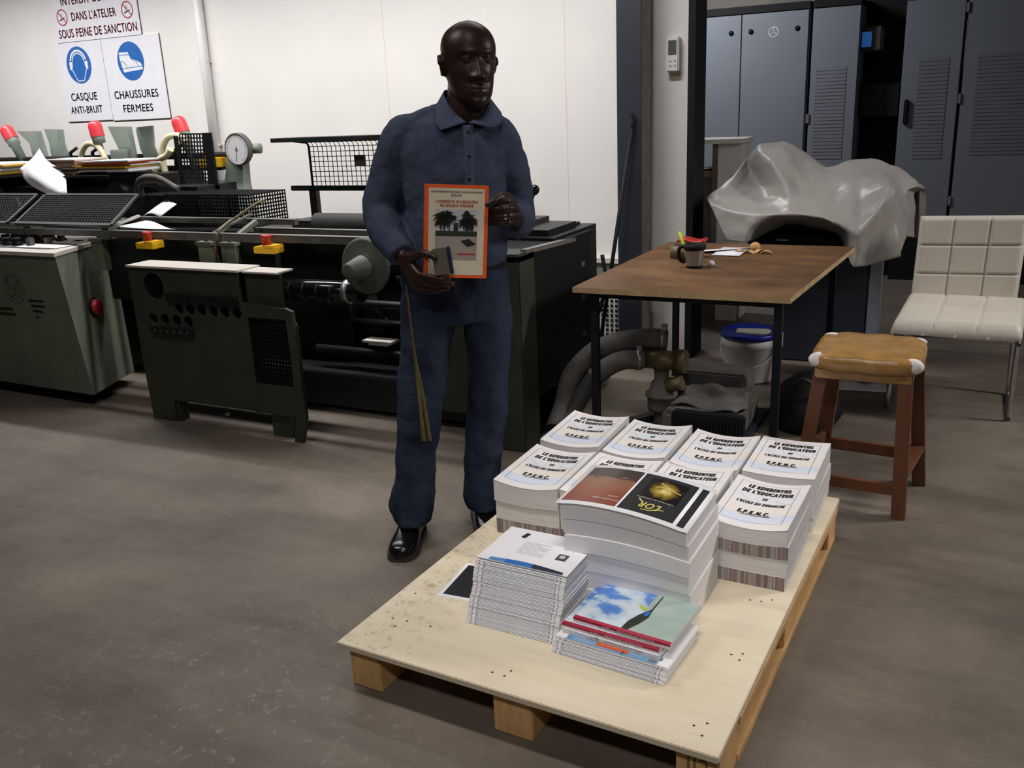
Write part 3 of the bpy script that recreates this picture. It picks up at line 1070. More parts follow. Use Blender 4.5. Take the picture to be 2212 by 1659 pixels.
# wire rack behind the man
g = G()
g.box(-3.86, -2.55, 4.44, 4.60, 1.355, 1.38)
g.box(-3.86, -2.55, 4.58, 4.615, 1.055, 1.085)
g.box(-3.72, -3.665, 4.58, 4.615, 0.85, 1.06)
g.box(-2.7, -2.64, 4.58, 4.615, 0.85, 1.06)
g.box(-3.72, -2.55, 4.58, 4.6, 0.86, 0.872)
rk = mk('wire_rack', g, 'mdark', mc)
g = G()
for i in range(33):
    x = -3.70 + i * 0.034
    g.tube([(x, 4.6, 1.07), (x, 4.6, 1.32), (x, 4.585, 1.345), (x - 0.03, 4.50, 1.358)], 0.0026 if i else 0.008, 5)
for j in range(9):
    z = 1.08 + j * 0.03
    g.tube([(-3.70, 4.598, z), (-2.6, 4.598, z)], 0.0024, 5)
mk('wire_mesh', g, 'black', rk)
mk('rack_tag', G().box(-3.36, -3.285, 4.59, 4.604, 1.20, 1.265), 'dust', rk)

# ------------------------------------------------------------------ papers lying on the feeder
grp = 'folded sheets on the bindery machine feeder'


def pile(name, label, x0, x1, y0, y1, z0, n, h, m, jig=0.012, fan=0.0):
    t = thing(name, label, 'paper', ((x0 + x1) / 2, (y0 + y1) / 2, z0))
    for i in range(n):
        dx, dy = random.uniform(-jig, jig), random.uniform(-jig, jig)
        g = G()
        zz_ = z0 + i * h
        f_ = lambda u, v: (x0 + dx + (x1 - x0) * u, y0 + dy + (y1 - y0) * v, zz_ + 0.006 * math.sin(3 * u + i) * 0.3 + fan * u * i * 0.2)
        g.surf(f_, 6, 2)
        f2 = lambda u, v: Vector(f_(u, v)) + Vector((0, 0, h * 0.8))
        g.surf(f2, 6, 2)
        a = [f_(k_ / 6, 0) for k_ in range(7)]
        g.add([Vector(p) for p in a] + [Vector(p) + Vector((0, 0, h * 0.8)) for p in a], [(k_, k_ + 1, k_ + 8, k_ + 7) for k_ in range(6)], False)
        a = [f_(1, k_ / 2) for k_ in range(3)]
        g.add([Vector(p) for p in a] + [Vector(p) + Vector((0, 0, h * 0.8)) for p in a], [(k_, k_ + 1, k_ + 4, k_ + 3) for k_ in range(2)], False)
        a = [f_(0, k_ / 2) for k_ in range(3)]
        g.add([Vector(p) for p in a] + [Vector(p) + Vector((0, 0, h * 0.8)) for p in a], [(k_, k_ + 1, k_ + 4, k_ + 3) for k_ in range(2)], False)
        mk('folded_sheet', g, m[i % len(m)], t)
    return t


pile('paper_pile', 'uneven pile of brown and white folded sheets on the feeder shelf', -5.38, -5.02, 3.95, 4.2, 1.212, 8, 0.012, ['brown', 'paper', 'brown', 'offwhite'], 0.02)
pile('paper_pile', 'flat pile of white and yellow edged sheets right of the brown pile', -5.0, -4.56, 3.96, 4.2, 1.23, 6, 0.011, ['paper', 'offwhite', 'yellow', 'paper', 'orange'], 0.02)
pile('paper_pile', 'white and yellow sheets at the left end of the feeder', -6.6, -5.75, 3.95, 4.25, 1.212, 7, 0.011, ['offwhite', 'yellow', 'paper', 'paper'], 0.03)
g = G()
SH = [[(-5.542, 3.95, 1.258), (-5.43, 3.97, 1.32), (-5.358, 3.98, 1.378)], [(-5.42, 3.89, 1.179), (-5.33, 3.86, 1.235), (-5.262, 3.95, 1.303)],
      [(-5.20, 3.83, 1.12), (-5.14, 3.84, 1.165), (-5.117, 3.94, 1.226)], [(-5.16, 3.83, 1.112), (-5.06, 3.84, 1.108), (-5.018, 3.86, 1.105)]]
CU = [spline(r_, 4) for r_ in SH]
CV = [spline([c_[i] for c_ in CU], 4) for i in range(len(CU[0]))]
g.surf(lambda u, v: CV[round(u * (len(CV) - 1))][round(v * (len(CV[0]) - 1))], len(CV) - 1, len(CV[0]) - 1)
o = mk('hanging_sheet', g, 'paper')
mods(o, ('SOLIDIFY', dict(thickness=0.001)))
tag(o, 'large loose white sheet curling upright in front of the feeder shelf', 'paper')
g = G()
g.surf(lambda u, v: (-4.98 + 0.30 * u + 0.05 * v, 3.96 + 0.2 * v, 1.262 + 0.02 * u + 0.025 * math.sin(u * 3.2) - 0.05 * u ** 6), 10, 4)
o = mk('bent_sheet', g, 'paper')
mods(o, ('SOLIDIFY', dict(thickness=0.0012)))
tag(o, 'bent white sheet with drooping corner lying on the flat paper pile', 'paper')
for pts, lab in (([(-4.27, 3.56), (-3.93, 3.5), (-3.88, 3.62), (-4.2, 3.68)], 'crumpled white sheet lying behind the front rail'),):
    g = G()
    g.surf(lambda u, v: (-4.27 + 0.36 * u + 0.03 * v, 3.53 - 0.05 * u + 0.14 * v, 0.953 + 0.02 * math.sin(u * 5) * v + 0.008), 8, 5)
    o = mk('loose_sheet', g, 'paper')
    mods(o, ('SOLIDIFY', dict(thickness=0.001)))
    tag(o, lab, 'paper')
g = G()
g.surf(lambda u, v: (-4.26 + 0.17 * u + 0.04 * v, 3.74 - 0.03 * u + 0.1 * v, 0.992 + 0.06 * v + 0.02 * math.sin(u * 3)), 6, 5)
o = mk('loose_sheet', g, 'paper')
mods(o, ('SOLIDIFY', dict(thickness=0.001)))
tag(o, 'small rounded white sheet tucked behind the upper rail', 'paper')

# ------------------------------------------------------------------ control console (left)
cs = thing('control_console', 'grey-green control console with red knob and round emblem at the left edge', 'console', (-4.6, 3.4, 0))
tp = [(-5.75, 3.19), (-4.335, 3.19), (-4.575, 3.75), (-5.9, 3.79)]
bt = [(-5.75, 3.24), (-4.27, 3.22), (-4.45, 3.66), (-5.9, 3.7)]
g = G()
g.loft([[(x, y, 0.07) for x, y in bt], [(x, y, 0.845) for x, y in tp]], smooth=False)
mk('cabinet', g, 'green', cs)
g = G()
tq = [(-5.75, 3.18), (-4.325, 3.18), (-4.57, 3.76), (-5.9, 3.8)]
g.loft([[(x, y, 0.845) for x, y in tq], [(x, y, 0.865) for x, y in tq]], smooth=False)
mk('top_plate', g, 'offwhite', cs)
g = G()
g.loft([[(-5.5, 3.32, 0.02), (-4.42, 3.32, 0.02), (-4.55, 3.6, 0.02), (-5.5, 3.6, 0.02)], [(-5.5, 3.32, 0.08), (-4.42, 3.32, 0.08), (-4.55, 3.6, 0.08), (-5.5, 3.6, 0.08)]], smooth=False)
g.box(-5.5, -5.3, 3.35, 3.55, 0, 0.03).box(-4.75, -4.55, 3.35, 3.55, 0, 0.03)
mk('plinth', g, 'black', cs)
for x, z, w_ in ((-4.58, 0.59, 0.12), (-4.57, 0.56, 0.12), (-4.56, 0.53, 0.13), (-4.55, 0.495, 0.13), (-4.86, 0.53, 0.12), (-4.86, 0.5, 0.14)):
    yy = 3.19 + (0.845 - z) / 0.775 * 0.045
    mk('embossed_line', G().box(x - w_ / 2, x + w_ / 2, yy - 0.003, yy, z - 0.006, z + 0.006), 'mdark', cs)
O = Vector((-4.744, 3.198, 0.655))
vz = Vector((0, -0.045 / 0.775, 1)).normalized()
g = G()
g.ring2d(0.066, 0.085, O, X, vz)
g.ribbon([(-0.05, -0.03), (-0.04, 0.038), (0, 0.0), (0.04, 0.038), (0.05, -0.03)], 0.016, O, X, vz)
g.ribbon([(-0.03, -0.042), (0, -0.012), (0.03, -0.042)], 0.016, O, X, vz)
mk('round_emblem', g, 'alu', cs)
# knob on the right side
sd = (Vector((-4.575, 3.75, 0)) - Vector((-4.335, 3.19, 0))).normalized()
nrm = Vector((sd.y, -sd.x, 0))
g = G()
kc = Vector((-4.40, 3.42, 0.52))
g.lathe([(0, -0.03), (0.055, -0.03), (0.055, 0.008), (0.045, 0.012)], kc, nrm, 28)
g.mi = 1
g.lathe([(0.045, 0.01), (0.044, 0.03), (0.036, 0.036), (0.0, 0.036)], kc, nrm, 28)
mk('main_switch_knob', g, ['black', 'red'], cs)
g = G()
g.box(-5.35, -4.50, 3.28, 3.66, 0.865, 0.868)
mk('control_field', g, 'dust', cs)
mk('note_card', G().box(-4.80, -4.47, 3.30, 3.43, 0.868, 0.870, M=None), 'paper', cs)
random.seed(5)
for i in range(5):
    for j in range(3):
        x, y = -5.12 + i * 0.085 + j * 0.015, 3.36 + j * 0.10
        if x > -4.83 and j == 0:
            continue
        g = G()
        g.lathe([(0.028, 0), (0.03, 0.012), (0.022, 0.014), (0.02, 0.03), (0.026, 0.034), (0.022, 0.042), (0, 0.044)], (x, y, 0.868), seg=16)
        mk('push_button', g, 'black', cs)
mk('selector_switch', G().box(-4.72, -4.685, 3.42, 3.455, 0.868, 0.905, bev=0.004), 'brown', cs)
mk('selector_switch', G().box(-4.765, -4.73, 3.34, 3.375, 0.868, 0.912, bev=0.004), 'dust', cs)
o = mk('sticky_note', G().box(-4.66, -4.585, 3.55, 3.60, 0.8655, 0.868), 'sky')
tag(o, 'small pale blue note lying on the control console', 'note')

# ------------------------------------------------------------------ guard panel standing in front of the machine
gp = thing('guard_panel', 'dark green steel guard panel with rows of round holes standing in front of the machine', 'machine guard', (-3.3, 3.2, 0))
holes = [circ(-3.635, 0.719, 0.068, 24)]
holes += [circ(-3.482 + i * 0.0755, 0.614, 0.029, 14) for i in range(6)]
holes += [circ(-3.672 + i * 0.08, 0.551, 0.029, 14) for i in range(4)]
out = [(-3.80, 0.815), (-3.07, 0.805), (-3.06, 0.66), (-3.05, 0.12), (-3.62, 0.12), (-3.62, 0.0), (-3.79, 0.0), (-3.80, 0.3)]
mk('hole_plate', G().plate(out, (0, 3.19, 0), X, Z, -0.012, holes), 'dgreen', gp)
g = G()
for h_ in holes[1:]:
    cx = sum(p[0] for p in h_) / len(h_)
    cz = sum(p[1] for p in h_) / len(h_)
    g.cyl((cx, 3.24, cz), (cx, 3.28, cz), 0.034, seg=14)
g.box(-3.78, -3.07, 3.27, 3.29, 0.3, 0.79)
mk('backing_box', g, 'mdark', gp)
g = G()
g.box(-3.80, -3.06, 3.18, 3.34, 0.812, 0.822)
g.box(-3.06, -2.85, 3.21, 3.33, 0.806, 0.814)
mk('top_flange', g, 'offwhite', gp)
g = G()
g.box(-3.06, -2.84, 3.225, 3.235, 0.62, 0.806)
mk('recessed_panel', g, 'dgreen', gp)
# lower door with perforated window and curved leg
out = [(-3.06, 0.67), (-2.78, 0.65), (-2.74, 0.58), (-2.74, 0.12), (-3.06, 0.12)]
win = [(-3.03, 0.60), (-3.03, 0.27), (-2.765, 0.27), (-2.765, 0.60)]
mk('window_panel', G().plate(out, (0, 3.18, 0), X, Z, -0.012, [win]), 'dgreen', gp)
mk('perforated_sheet', G().guard((-3.03, 3.195, 0.27), (0.265, 0, 0), (0, 0, 0.33), 14, 17, 0.011, 0.003), 'black', gp)
g = G()
g.plate([(-2.79, 0.66), (-2.745, 0.645), (-2.74, 0.4), (-2.74, 0.1), (-2.77, 0.0), (-2.82, 0.0), (-2.79, 0.14), (-2.78, 0.4)], (0, 3.165, 0), X, Z, -0.02)
mk('leg', g, 'dgreen', gp)
mk('leg', G().box(-2.98, -2.86, 3.2, 3.26, 0.0, 0.14), 'dgreen', gp)
mk('leg', G().box(-3.73, -3.60, 3.2, 3.26, 0.0, 0.16), 'dgreen', gp)
g = G()
g.box(-3.55, -3.08, 3.174, 3.179, 0.655, 0.69)
g.box(-3.69, -3.40, 3.174, 3.179, 0.478, 0.512)
mk('label_strip', g, 'mdark', gp)
g = G()
random.seed(2)
for i in range(6):
    x = -3.67 + i * 0.045
    g.ribbon([(x, 0.486), (x + 0.02, 0.502)], 0.005, (0, 3.1735, 0), X, Z)
mk('label_marks', g, 'dust', gp)
o = mk('crumpled_paper', G().ball((-3.42, 3.35, 0.012), 0.014, 10, (1.2, 1, .85)), 'paper')
tag(o, 'tiny white crumpled paper on the floor under the guard panel', 'paper scrap')
o = mk('folded_leaflet', G().box(-2.78, -2.6, 3.72, 3.8, 0.36, 0.372).box(-2.74, -2.62, 3.72, 3.8, 0.35, 0.36), 'offwhite')
tag(o, 'small pale folded leaflet lying inside the open machine beside the guard panel', 'paper')

# ------------------------------------------------------------------ machine cabinets in the far room
CY = 7.9
grp = None


def cab_body(t, x0, x1, zb=0.525, zt=2.14, dep=0.7):
    g = G()
    g.box(x0, x1, CY + 0.02, CY + dep, zb, zt)
    mk('body', g, 'cab', t)
    mk('top_cap', G().box(x0, x1, CY - 0.01, CY + dep, zt, zt + 0.055), 'black', t)
    mk('plinth', G().box(x0 + 0.01, x1 - 0.01, CY + 0.1, CY + dep, 0, zb), 'black', t)


def grille(x0, x1, z0, z1, parent, m='cabgrille'):
    g = G()
    g.box(x0, x1, CY - 0.002, CY + 0.002, z0, z1)
    n = 26
    for i in range(n):
        z = z0 + (z1 - z0) * (i + 0.5) / n
        h = (z1 - z0) / n * 0.4
        g.add([(x0, CY - 0.002, z + h), (x1, CY - 0.002, z + h), (x1, CY - 0.005, z - h), (x0, CY - 0.005, z - h)], [(0, 1, 2, 3)], False)
        g.add([(x0, CY - 0.005, z - h), (x1, CY - 0.005, z - h), (x1, CY - 0.002, z - h), (x0, CY - 0.002, z - h)], [(0, 1, 2, 3)], False)
    return mk('louvre', g, m, parent)


t = thing('machine_cabinet', 'tall pale blue-grey two-door cabinet in the far room, left of the louvred ones', 'cabinet', (-1.9, 8.2, 0))
cab_body(t, -2.7, -1.275)
for x0, x1 in ((-2.69, -1.815), (-1.807, -1.285)):
    d_ = mk('door', G().box(x0, x1, CY, CY + 0.02, 0.53, 2.135, bev=0.003), 'cab', t)
    g = G()
    for x in ((-1.895,) if x1 < -1.81 else (-1.735, -1.37)):
        g.lathe([(0, 0), (0.018, 0), (0.02, 0.006), (0, 0.008)], (x, CY, 2.0), (0, -1, 0), 16)
    mk('lock', g, 'black', d_)
    if x1 > -1.5:
        g = G()
        O = (-1.555, CY - 0.002, 1.985)
        g.ring2d(0.034, 0.041, O, X, Z)
        for a in (90, 215, 325):
            g.ribbon([(0, 0), (0.033 * math.cos(R(a)), 0.033 * math.sin(R(a)))], 0.006, O, X, Z)
        mk('round_emblem', g, 'offwhite', d_)
t = thing('machine_cabinet', 'narrow louvred grey cabinet between the two-door cabinet and the dark bay', 'cabinet', (-1.08, 8.2, 0))
cab_body(t, -1.255, -0.90, dep=0.5)
d_ = mk('door', G().box(-1.25, -0.90, CY, CY + 0.03, 0.53, 2.135, bev=0.003), 'cab', t)
grille(-1.21, -0.98, 0.985, 1.692, d_)
mk('hinge', G().box(-1.27, -1.245, CY - 0.012, CY + 0.01, 1.27, 1.34), 'alu', d_)
t = thing('control_bay', 'dark open equipment bay with a small glowing blue screen', 'machine', (-0.74, 8.3, 0))
mk('back_panel', G().box(-0.895, -0.58, 8.3, 8.4, 0.1, 2.5), 'black', t)
b = mk('screen_housing', G().box(-0.896, -0.75, 8.0, 8.3, 1.80, 1.98, bev=0.008), 'dust', t)
mk('screen', G().box(-0.89, -0.82, 7.992, 8.0, 1.83, 1.94), 'screen', b)
mk('equipment_panel', G().box(-0.9, -0.6, 8.1, 8.3, 1.30, 1.55).box(-0.87, -0.8, 8.09, 8.1, 1.47, 1.51), 'mdark', t)
mk('panel_slot', G().box(-0.86, -0.78, 8.085, 8.1, 1.475, 1.51), 'black', t)
t = thing('machine_cabinet', 'dark grey cabinet door with black handle and narrow louvre', 'cabinet', (-0.37, 8.2, 0))
cab_body(t, -0.575, -0.168)
d_ = mk('door', G().box(-0.57, -0.172, CY, CY + 0.02, 0.53, 2.135, bev=0.003), 'cab', t)
grille(-0.459, -0.25, 0.975, 1.718, d_)
mk('handle', G().box(-0.54, -0.508, CY - 0.03, CY, 1.235, 1.425, bev=0.008), 'black', d_)
t = thing('machine_cabinet', 'wide dark louvred cabinet at the right edge behind the white chair', 'cabinet', (0.7, 8.2, 0))
cab_body(t, -0.152, 2.2)
d_ = mk('door', G().box(-0.148, 2.19, CY, CY + 0.02, 0.53, 2.135, bev=0.003), 'cab', t)
grille(-0.058, 1.0, 0.996, 1.726, d_)
for z in (0.62, 1.38, 2.02):
    mk('hinge', G().box(-0.168, -0.15, CY - 0.012, CY + 0.01, z, z + 0.07), 'cab', d_)

# small shelf unit beyond the door post
t = thing('shelf_unit', 'beige open shelf unit with white side panel behind the tarpaulin', 'shelf', (-1.65, 6.3, 0))
mk('top_board', G().box(-1.98, -1.385, 6.17, 6.5, 1.205, 1.235), 'offwhite', t)
mk('side_panel', G().box(-1.555, -1.40, 6.2, 6.48, 0, 1.2), 'offwhite', t)
mk('post', G().box(-1.59, -1.557, 6.19, 6.24, 0, 1.205).box(-1.98, -1.95, 6.19, 6.24, 0, 1.205), 'dust', t)
mk('shelf_board', G().box(-1.95, -1.59, 6.2, 6.48, 0.985, 1.03), 'brown', t)
mk('lower_front', G().box(-1.95, -1.59, 6.22, 6.24, 0, 0.985), 'dust', t)
g = G()
g.surf(lambda u, v: (-1.93 + 0.33 * u, 6.2 + 0.2 * v, 1.034 + 0.012 * (2 * u - 1) ** 2), 6, 2)
o = mk('paper_sheets', g, 'paper')
mods(o, ('SOLIDIFY', dict(thickness=0.006)))
tag(o, 'white sheets lying in the opening of the beige shelf unit', 'paper')

# ------------------------------------------------------------------ machine under the grey tarpaulin
t = thing('covered_machine', 'dark machine on a grey pedestal hidden under the grey tarpaulin', 'machine', (-0.8, 5.5, 0))
mk('pedestal', G().box(-0.98, -0.47, 5.3, 5.9, 0.0, 0.6, bev=0.01), 'steel', t)
mk('corner_post', G().box(-0.47, -0.405, 5.3, 5.36, 0.0, 0.62, bev=0.004), 'cab', t)
mk('machine_bed', G().box(-1.12, -0.5, 5.40, 5.9, 0.60, 0.72, bev=0.01), 'black', t)
mk('upper_body', G().box(-1.1, -0.9, 5.68, 5.9, 0.72, 1.0, bev=0.02).box(-0.75, -0.45, 5.68, 5.85, 0.72, 0.95, bev=0.02), 'black', t)
mk('bed_strip', G().box(-1.0, -0.93, 5.385, 5.40, 0.69, 0.70), 'alu', t)
TP = [[(-1.413,5.35,0.931),(-1.269,5.5,1.065),(-1.228,5.62,1.155),(-1.16,5.6,1.227),(-1.025,5.62,1.239),(-0.883,5.62,1.168),(-0.772,5.6,1.087),(-0.641,5.6,1.127),(-0.533,5.6,1.14),(-0.447,5.55,1.115),(-0.352,5.5,1.077),(-0.269,5.4,1.009)],[(-1.386,5.27,0.934),(-1.262,5.42,1.01),(-1.224,5.62,1.117),(-1.146,5.5,1.193),(-1.005,5.52,1.2),(-0.877,5.52,1.12),(-0.746,5.48,1.062),(-0.614,5.48,1.086),(-0.499,5.48,1.093),(-0.443,5.45,1.08),(-0.362,5.44,1.05),(-0.27,5.38,1.006)],[(-1.373,5.23,0.936),(-1.245,5.35,0.972),(-1.204,5.6,1.064),(-1.049,5.38,1.142),(-0.95,5.42,1.128),(-0.845,5.42,1.05),(-0.723,5.4,1.026),(-0.588,5.4,1.05),(-0.462,5.36,1.067),(-0.431,5.36,1.062),(-0.357,5.4,1.024),(-0.268,5.36,1.003)],[(-1.362,5.2,0.937),(-1.209,5.26,0.921),(-1.121,5.52,0.99),(-0.935,5.26,1.024),(-0.883,5.36,1.009),(-0.791,5.34,0.981),(-0.69,5.32,0.975),(-0.558,5.3,1.014),(-0.42,5.22,1.045),(-0.399,5.22,1.04),(-0.363,5.34,1.005),(-0.283,5.34,1.0)],[(-1.352,5.17,0.935),(-1.19,5.18,0.904),(-1.056,5.34,0.939),(-0.905,5.2,0.949),(-0.844,5.22,0.947),(-0.746,5.22,0.933),(-0.651,5.2,0.92),(-0.527,5.2,0.963),(-0.39,5.14,1.028),(-0.363,5.14,1.005),(-0.36,5.26,0.983),(-0.314,5.32,0.987)],[(-1.341,5.15,0.932),(-1.176,5.1,0.887),(-1.014,5.08,0.879),(-0.882,5.06,0.878),(-0.801,5.05,0.88),(-0.692,5.04,0.865),(-0.608,5.03,0.834),(-0.516,5.02,0.784),(-0.415,5.08,0.928),(-0.364,5.12,0.997),(-0.359,5.24,0.959),(-0.316,5.3,0.965)],[(-1.264,5.12,0.801),(-1.165,5.09,0.794),(-1.089,5.07,0.79),(-0.924,5.28,0.817),(-0.839,5.3,0.811),(-0.725,5.3,0.787),(-0.643,5.28,0.765),(-0.517,5.02,0.695),(-0.436,5.08,0.748),(-0.344,5.14,0.838),(-0.34,5.26,0.848),(-0.303,5.3,0.855)],[(-1.213,5.1,0.729),(-1.161,5.08,0.726),(-1.1,5.06,0.725),(-0.975,5.5,0.772),(-0.869,5.5,0.763),(-0.751,5.5,0.738),(-0.669,5.5,0.721),(-0.53,5.02,0.609),(-0.465,5.05,0.613),(-0.311,5.12,0.653),(-0.32,5.25,0.647),(-0.301,5.3,0.739)]]
back = [(x, y + 0.22, z - 0.06) for x, y, z in TP[0]]
back2 = [(x, 6.0, 0.62) for x, y, z in TP[0]]
rows = [r_ + [(r_[-1][0] + 0.03, r_[-1][1] + 0.16, r_[-1][2] - 0.03)] for r_ in [back2, back] + TP]
g = G()
g.smooth = True
NC = 13
g.add([p for r in rows for p in r], [(j * NC + i, j * NC + i + 1, j * NC + i + NC + 1, j * NC + i + NC) for j in range(len(rows) - 1) for i in range(NC - 1)])
o = mk('tarpaulin', g, 'tarp')
me = o.data
bm = bmesh.new()
bm.from_mesh(me)
cl = bm.edges.layers.float.new('crease_edge')
off = o.matrix_world.translation


def at_line(pts):
    return [Vector(p) - off for p in pts]


FOLDS = [(at_line(TP[5]), 0.85), (at_line([TP[j][3] for j in range(1, 6)]), 0.8), (at_line([TP[j][2] for j in range(0, 5)]), 0.5),
         (at_line([TP[j][8] for j in range(0, 5)]), 0.5), (at_line([TP[j][9] for j in range(2, 8)]), 0.9), (at_line([TP[j][10] for j in range(2, 8)]), 0.8),
         (at_line([TP[j][7] for j in range(5, 8)]), 0.8), (at_line(TP[7]), 1.0), (at_line([TP[j][11] for j in range(8)]), 1.0), (at_line([TP[j][0] for j in range(8)]), 1.0)]
for e in bm.edges:
    a, b = e.verts[0].co, e.verts[1].co
    e[cl] = 0.4
    for fold, cz in FOLDS:
        if any((a - c).length < 1e-4 for c in fold) and any((b - c).length < 1e-4 for c in fold):
            e[cl] = cz
bm.to_mesh(me)
bm.free()
tx = bpy.data.textures.new('cloth_folds', 'CLOUDS')
tx.noise_scale = 0.09
mods(o, ('SUBSURF', dict(levels=3, render_levels=3, subdivision_type='SIMPLE')), ('SMOOTH', dict(factor=0.5, iterations=5)), ('DISPLACE', dict(texture=tx, strength=0.02, mid_level=0.5, texture_coords='GLOBAL')), ('SOLIDIFY', dict(thickness=0.003)))
tag(o, 'crumpled grey plastic tarpaulin thrown over the machine behind the table', 'tarpaulin')

# ------------------------------------------------------------------ work table
t = thing('work_table', 'worn brown work table with thin black steel legs', 'table', (-1.05, 4.25, 0))
g = G()
A, B_, C_, D_ = (-1.521, 3.575), (-0.60, 3.58), (-0.515, 4.915), (-1.50, 4.92)
g.loft([[(x, y, 0.716) for x, y in (A, B_, C_, D_)], [(x, y, 0.74) for x, y in (A, B_, C_, D_)]], smooth=False)
for i, f in enumerate(g.f):
    g.m[i] = 0 if i == len(g.f) - 1 else 1
mk('tabletop', g, ['wood', 'woodedge'], t)
g = G()
for a, b in (((-1.447, 3.65), (-0.654, 3.65)), ((-0.654, 3.65), (-0.6, 4.8)), ((-0.6, 4.8), (-1.42, 4.8)), ((-1.42, 4.8), (-1.447, 3.65))):
    g.bar((a[0], a[1], 0.70), (b[0], b[1], 0.70), 0.03, 0.03)
mk('frame', g, 'black', t)
for x, y in ((-1.447, 3.65), (-0.654, 3.65), (-0.6, 4.8), (-1.42, 4.8)):
    mk('leg', G().box(x - 0.016, x + 0.016, y - 0.016, y + 0.016, 0, 0.715), 'black', t)
TZ = 0.7405
t = thing('travel_mug', 'steel travel mug with black rim and handle on the brown table', 'mug', (-1.142, 4.155, TZ))
c = (-1.142, 4.155, TZ)
mk('body', G().lathe([(0, 0.004), (0.034, 0.004), (0.036, 0.012), (0.046, 0.085), (0.046, 0.09), (0.0, 0.09)], c), 'alu', t)
mk('base', G().lathe([(0, 0), (0.036, 0), (0.037, 0.012), (0.034, 0.014)], c), 'black', t)
mk('rim', G().lathe([(0.046, 0.084), (0.052, 0.088), (0.052, 0.108), (0.046, 0.112), (0.042, 0.106), (0, 0.10)], c), 'black', t)
mk('handle', G().tube(spline([(-1.19, 4.15, TZ + 0.1), (-1.212, 4.145, TZ + 0.09), (-1.214, 4.145, TZ + 0.05), (-1.20, 4.148, TZ + 0.028), (-1.185, 4.15, TZ + 0.03)], 6), 0.009, 10), 'black', t)
t = thing('tape_roll', 'roll of brown packing tape standing behind the mug', 'tape', (-1.27, 4.43, TZ))
mk('tape', G().lathe([(0.045, 0), (0.072, 0), (0.072, 0.062), (0.045, 0.062), (0.045, 0)], (-1.27, 4.43, TZ), seg=40), 'brass', t)
mk('core', G().lathe([(0.041, 0.0), (0.0455, 0.0), (0.0455, 0.06), (0.041, 0.06), (0.041, 0.0)], (-1.27, 4.43, TZ), seg=40), 'brown', t)
g = G()
g.surf(lambda u, v: (-1.30 + 0.14 * u, 4.40 + 0.07 * v, TZ + 0.076 + 0.006 * math.sin(u * 7) + 0.006 * v), 8, 3)
o = mk('wrapper', g, 'red')
mods(o, ('SOLIDIFY', dict(thickness=0.012, offset=-1)))
tag(o, 'crumpled red wrapper lying on the brown tape roll', 'wrapper')
o = mk('marker_pen', G().tube([(-1.228, 4.345, TZ + 0.002), (-1.285, 4.40, TZ + 0.125), (-1.288, 4.403, TZ + 0.13)], [0.008, 0.008, 0.005], 12), 'pick')
tag(o, 'bright green marker pen leaning between mug and tape roll', 'pen')
g = G()
g.surf(lambda u, v: (-1.34 + 0.21 * v + 0.16 * u, 4.58 + 0.16 * v - 0.02 * u, TZ + 0.002 + 0.012 * u * u), 4, 4)
g.surf(lambda u, v: (-1.15 + 0.14 * u, 4.5 + 0.24 * v, TZ + 0.004 + 0.004 * v), 3, 3)
o = mk('paper_sheet', g, 'paper')
mods(o, ('SOLIDIFY', dict(thickness=0.001)))
tag(o, 'white paper sheet on the table behind the mug', 'paper')
for i, (x, y, a) in enumerate(((-1.035, 4.62, 0.3), (-0.98, 4.60, -0.5), (-0.94, 4.64, 0.9), (-0.90, 4.61, 0.1))):
    g = G()
    g.surf(lambda u, v: (x + 0.03 * math.cos(a) * (u * 2 - 1) - 0.014 * math.sin(a) * (v * 2 - 1), y + 0.03 * math.sin(a) * (u * 2 - 1) + 0.014 * math.cos(a) * (v * 2 - 1), TZ + 0.003 + 0.014 * (1 - (2 * u - 1) ** 2)), 8, 4)
    o = mk('fruit_peel', g, 'peel')
    mods(o, ('SOLIDIFY', dict(thickness=0.003)))
    tag(o, ['leftmost', 'second from left', 'third from left', 'rightmost'][i] + ' tan curled peel scrap on the table', 'peel', 'peel scraps on the table')
o = mk('fruit_peel', G().ball((-0.965, 4.655, TZ + 0.028), 0.024, 12, (1.1, 1, 0.95)), 'peel')
tag(o, 'round tan peel ball among the scraps on the table', 'peel', 'peel scraps on the table')
o = mk('paper_ball', G().ball((-1.075, 4.2, TZ + 0.014), 0.016, 10, (1.2, 1, .85)), 'paper')
tag(o, 'tiny white crumpled paper right of the mug', 'paper scrap')

# ------------------------------------------------------------------ vacuum pump and hoses under the table
t = thing('vacuum_pump', 'dusty dark vacuum pump with ribbed front on the floor under the table', 'pump', (-1.0, 3.9, 0))
g = G()
g.box(-1.095, -0.78, 3.64, 3.70, 0.02, 0.195, bev=0.008)
for i in range(22):
    x = -1.08 + i * 0.0137
    g.box(x, x + 0.006, 3.632, 3.642, 0.03, 0.17)
mk('ribbed_front', g, 'black', t)
mk('motor_body', G().box(-1.16, -0.83, 3.70, 4.2, 0.02, 0.175, bev=0.02), 'dust', t)
mk('rear_box', G().box(-1.23, -0.88, 4.14, 4.34, 0.02, 0.235, bev=0.01), 'dust', t)
g = G()
g.box(-1.2, -1.14, 3.6, 4.3, 0, 0.03).box(-0.86, -0.80, 3.66, 4.3, 0, 0.03)
g.bar((-1.62, 3.55, 0.02), (-1.2, 4.2, 0.02), 0.05, 0.03)
mk('base_rails', g, 'steel', t)
g = G()
g.cyl((-1.225, 3.92, 0.0), (-1.225, 3.92, 0.13), 0.035, seg=16)
g.lathe([(0.0, 0.10), (0.06, 0.10), (0.066, 0.12), (0.066, 0.165), (0.075, 0.17), (0.075, 0.185), (0.06, 0.19), (0.05, 0.235), (0.034, 0.25), (0.034, 0.31), (0, 0.31)], (-1.225, 3.92, 0), seg=24)
mk('filter_housing', g, 'dust', t)
g = G()
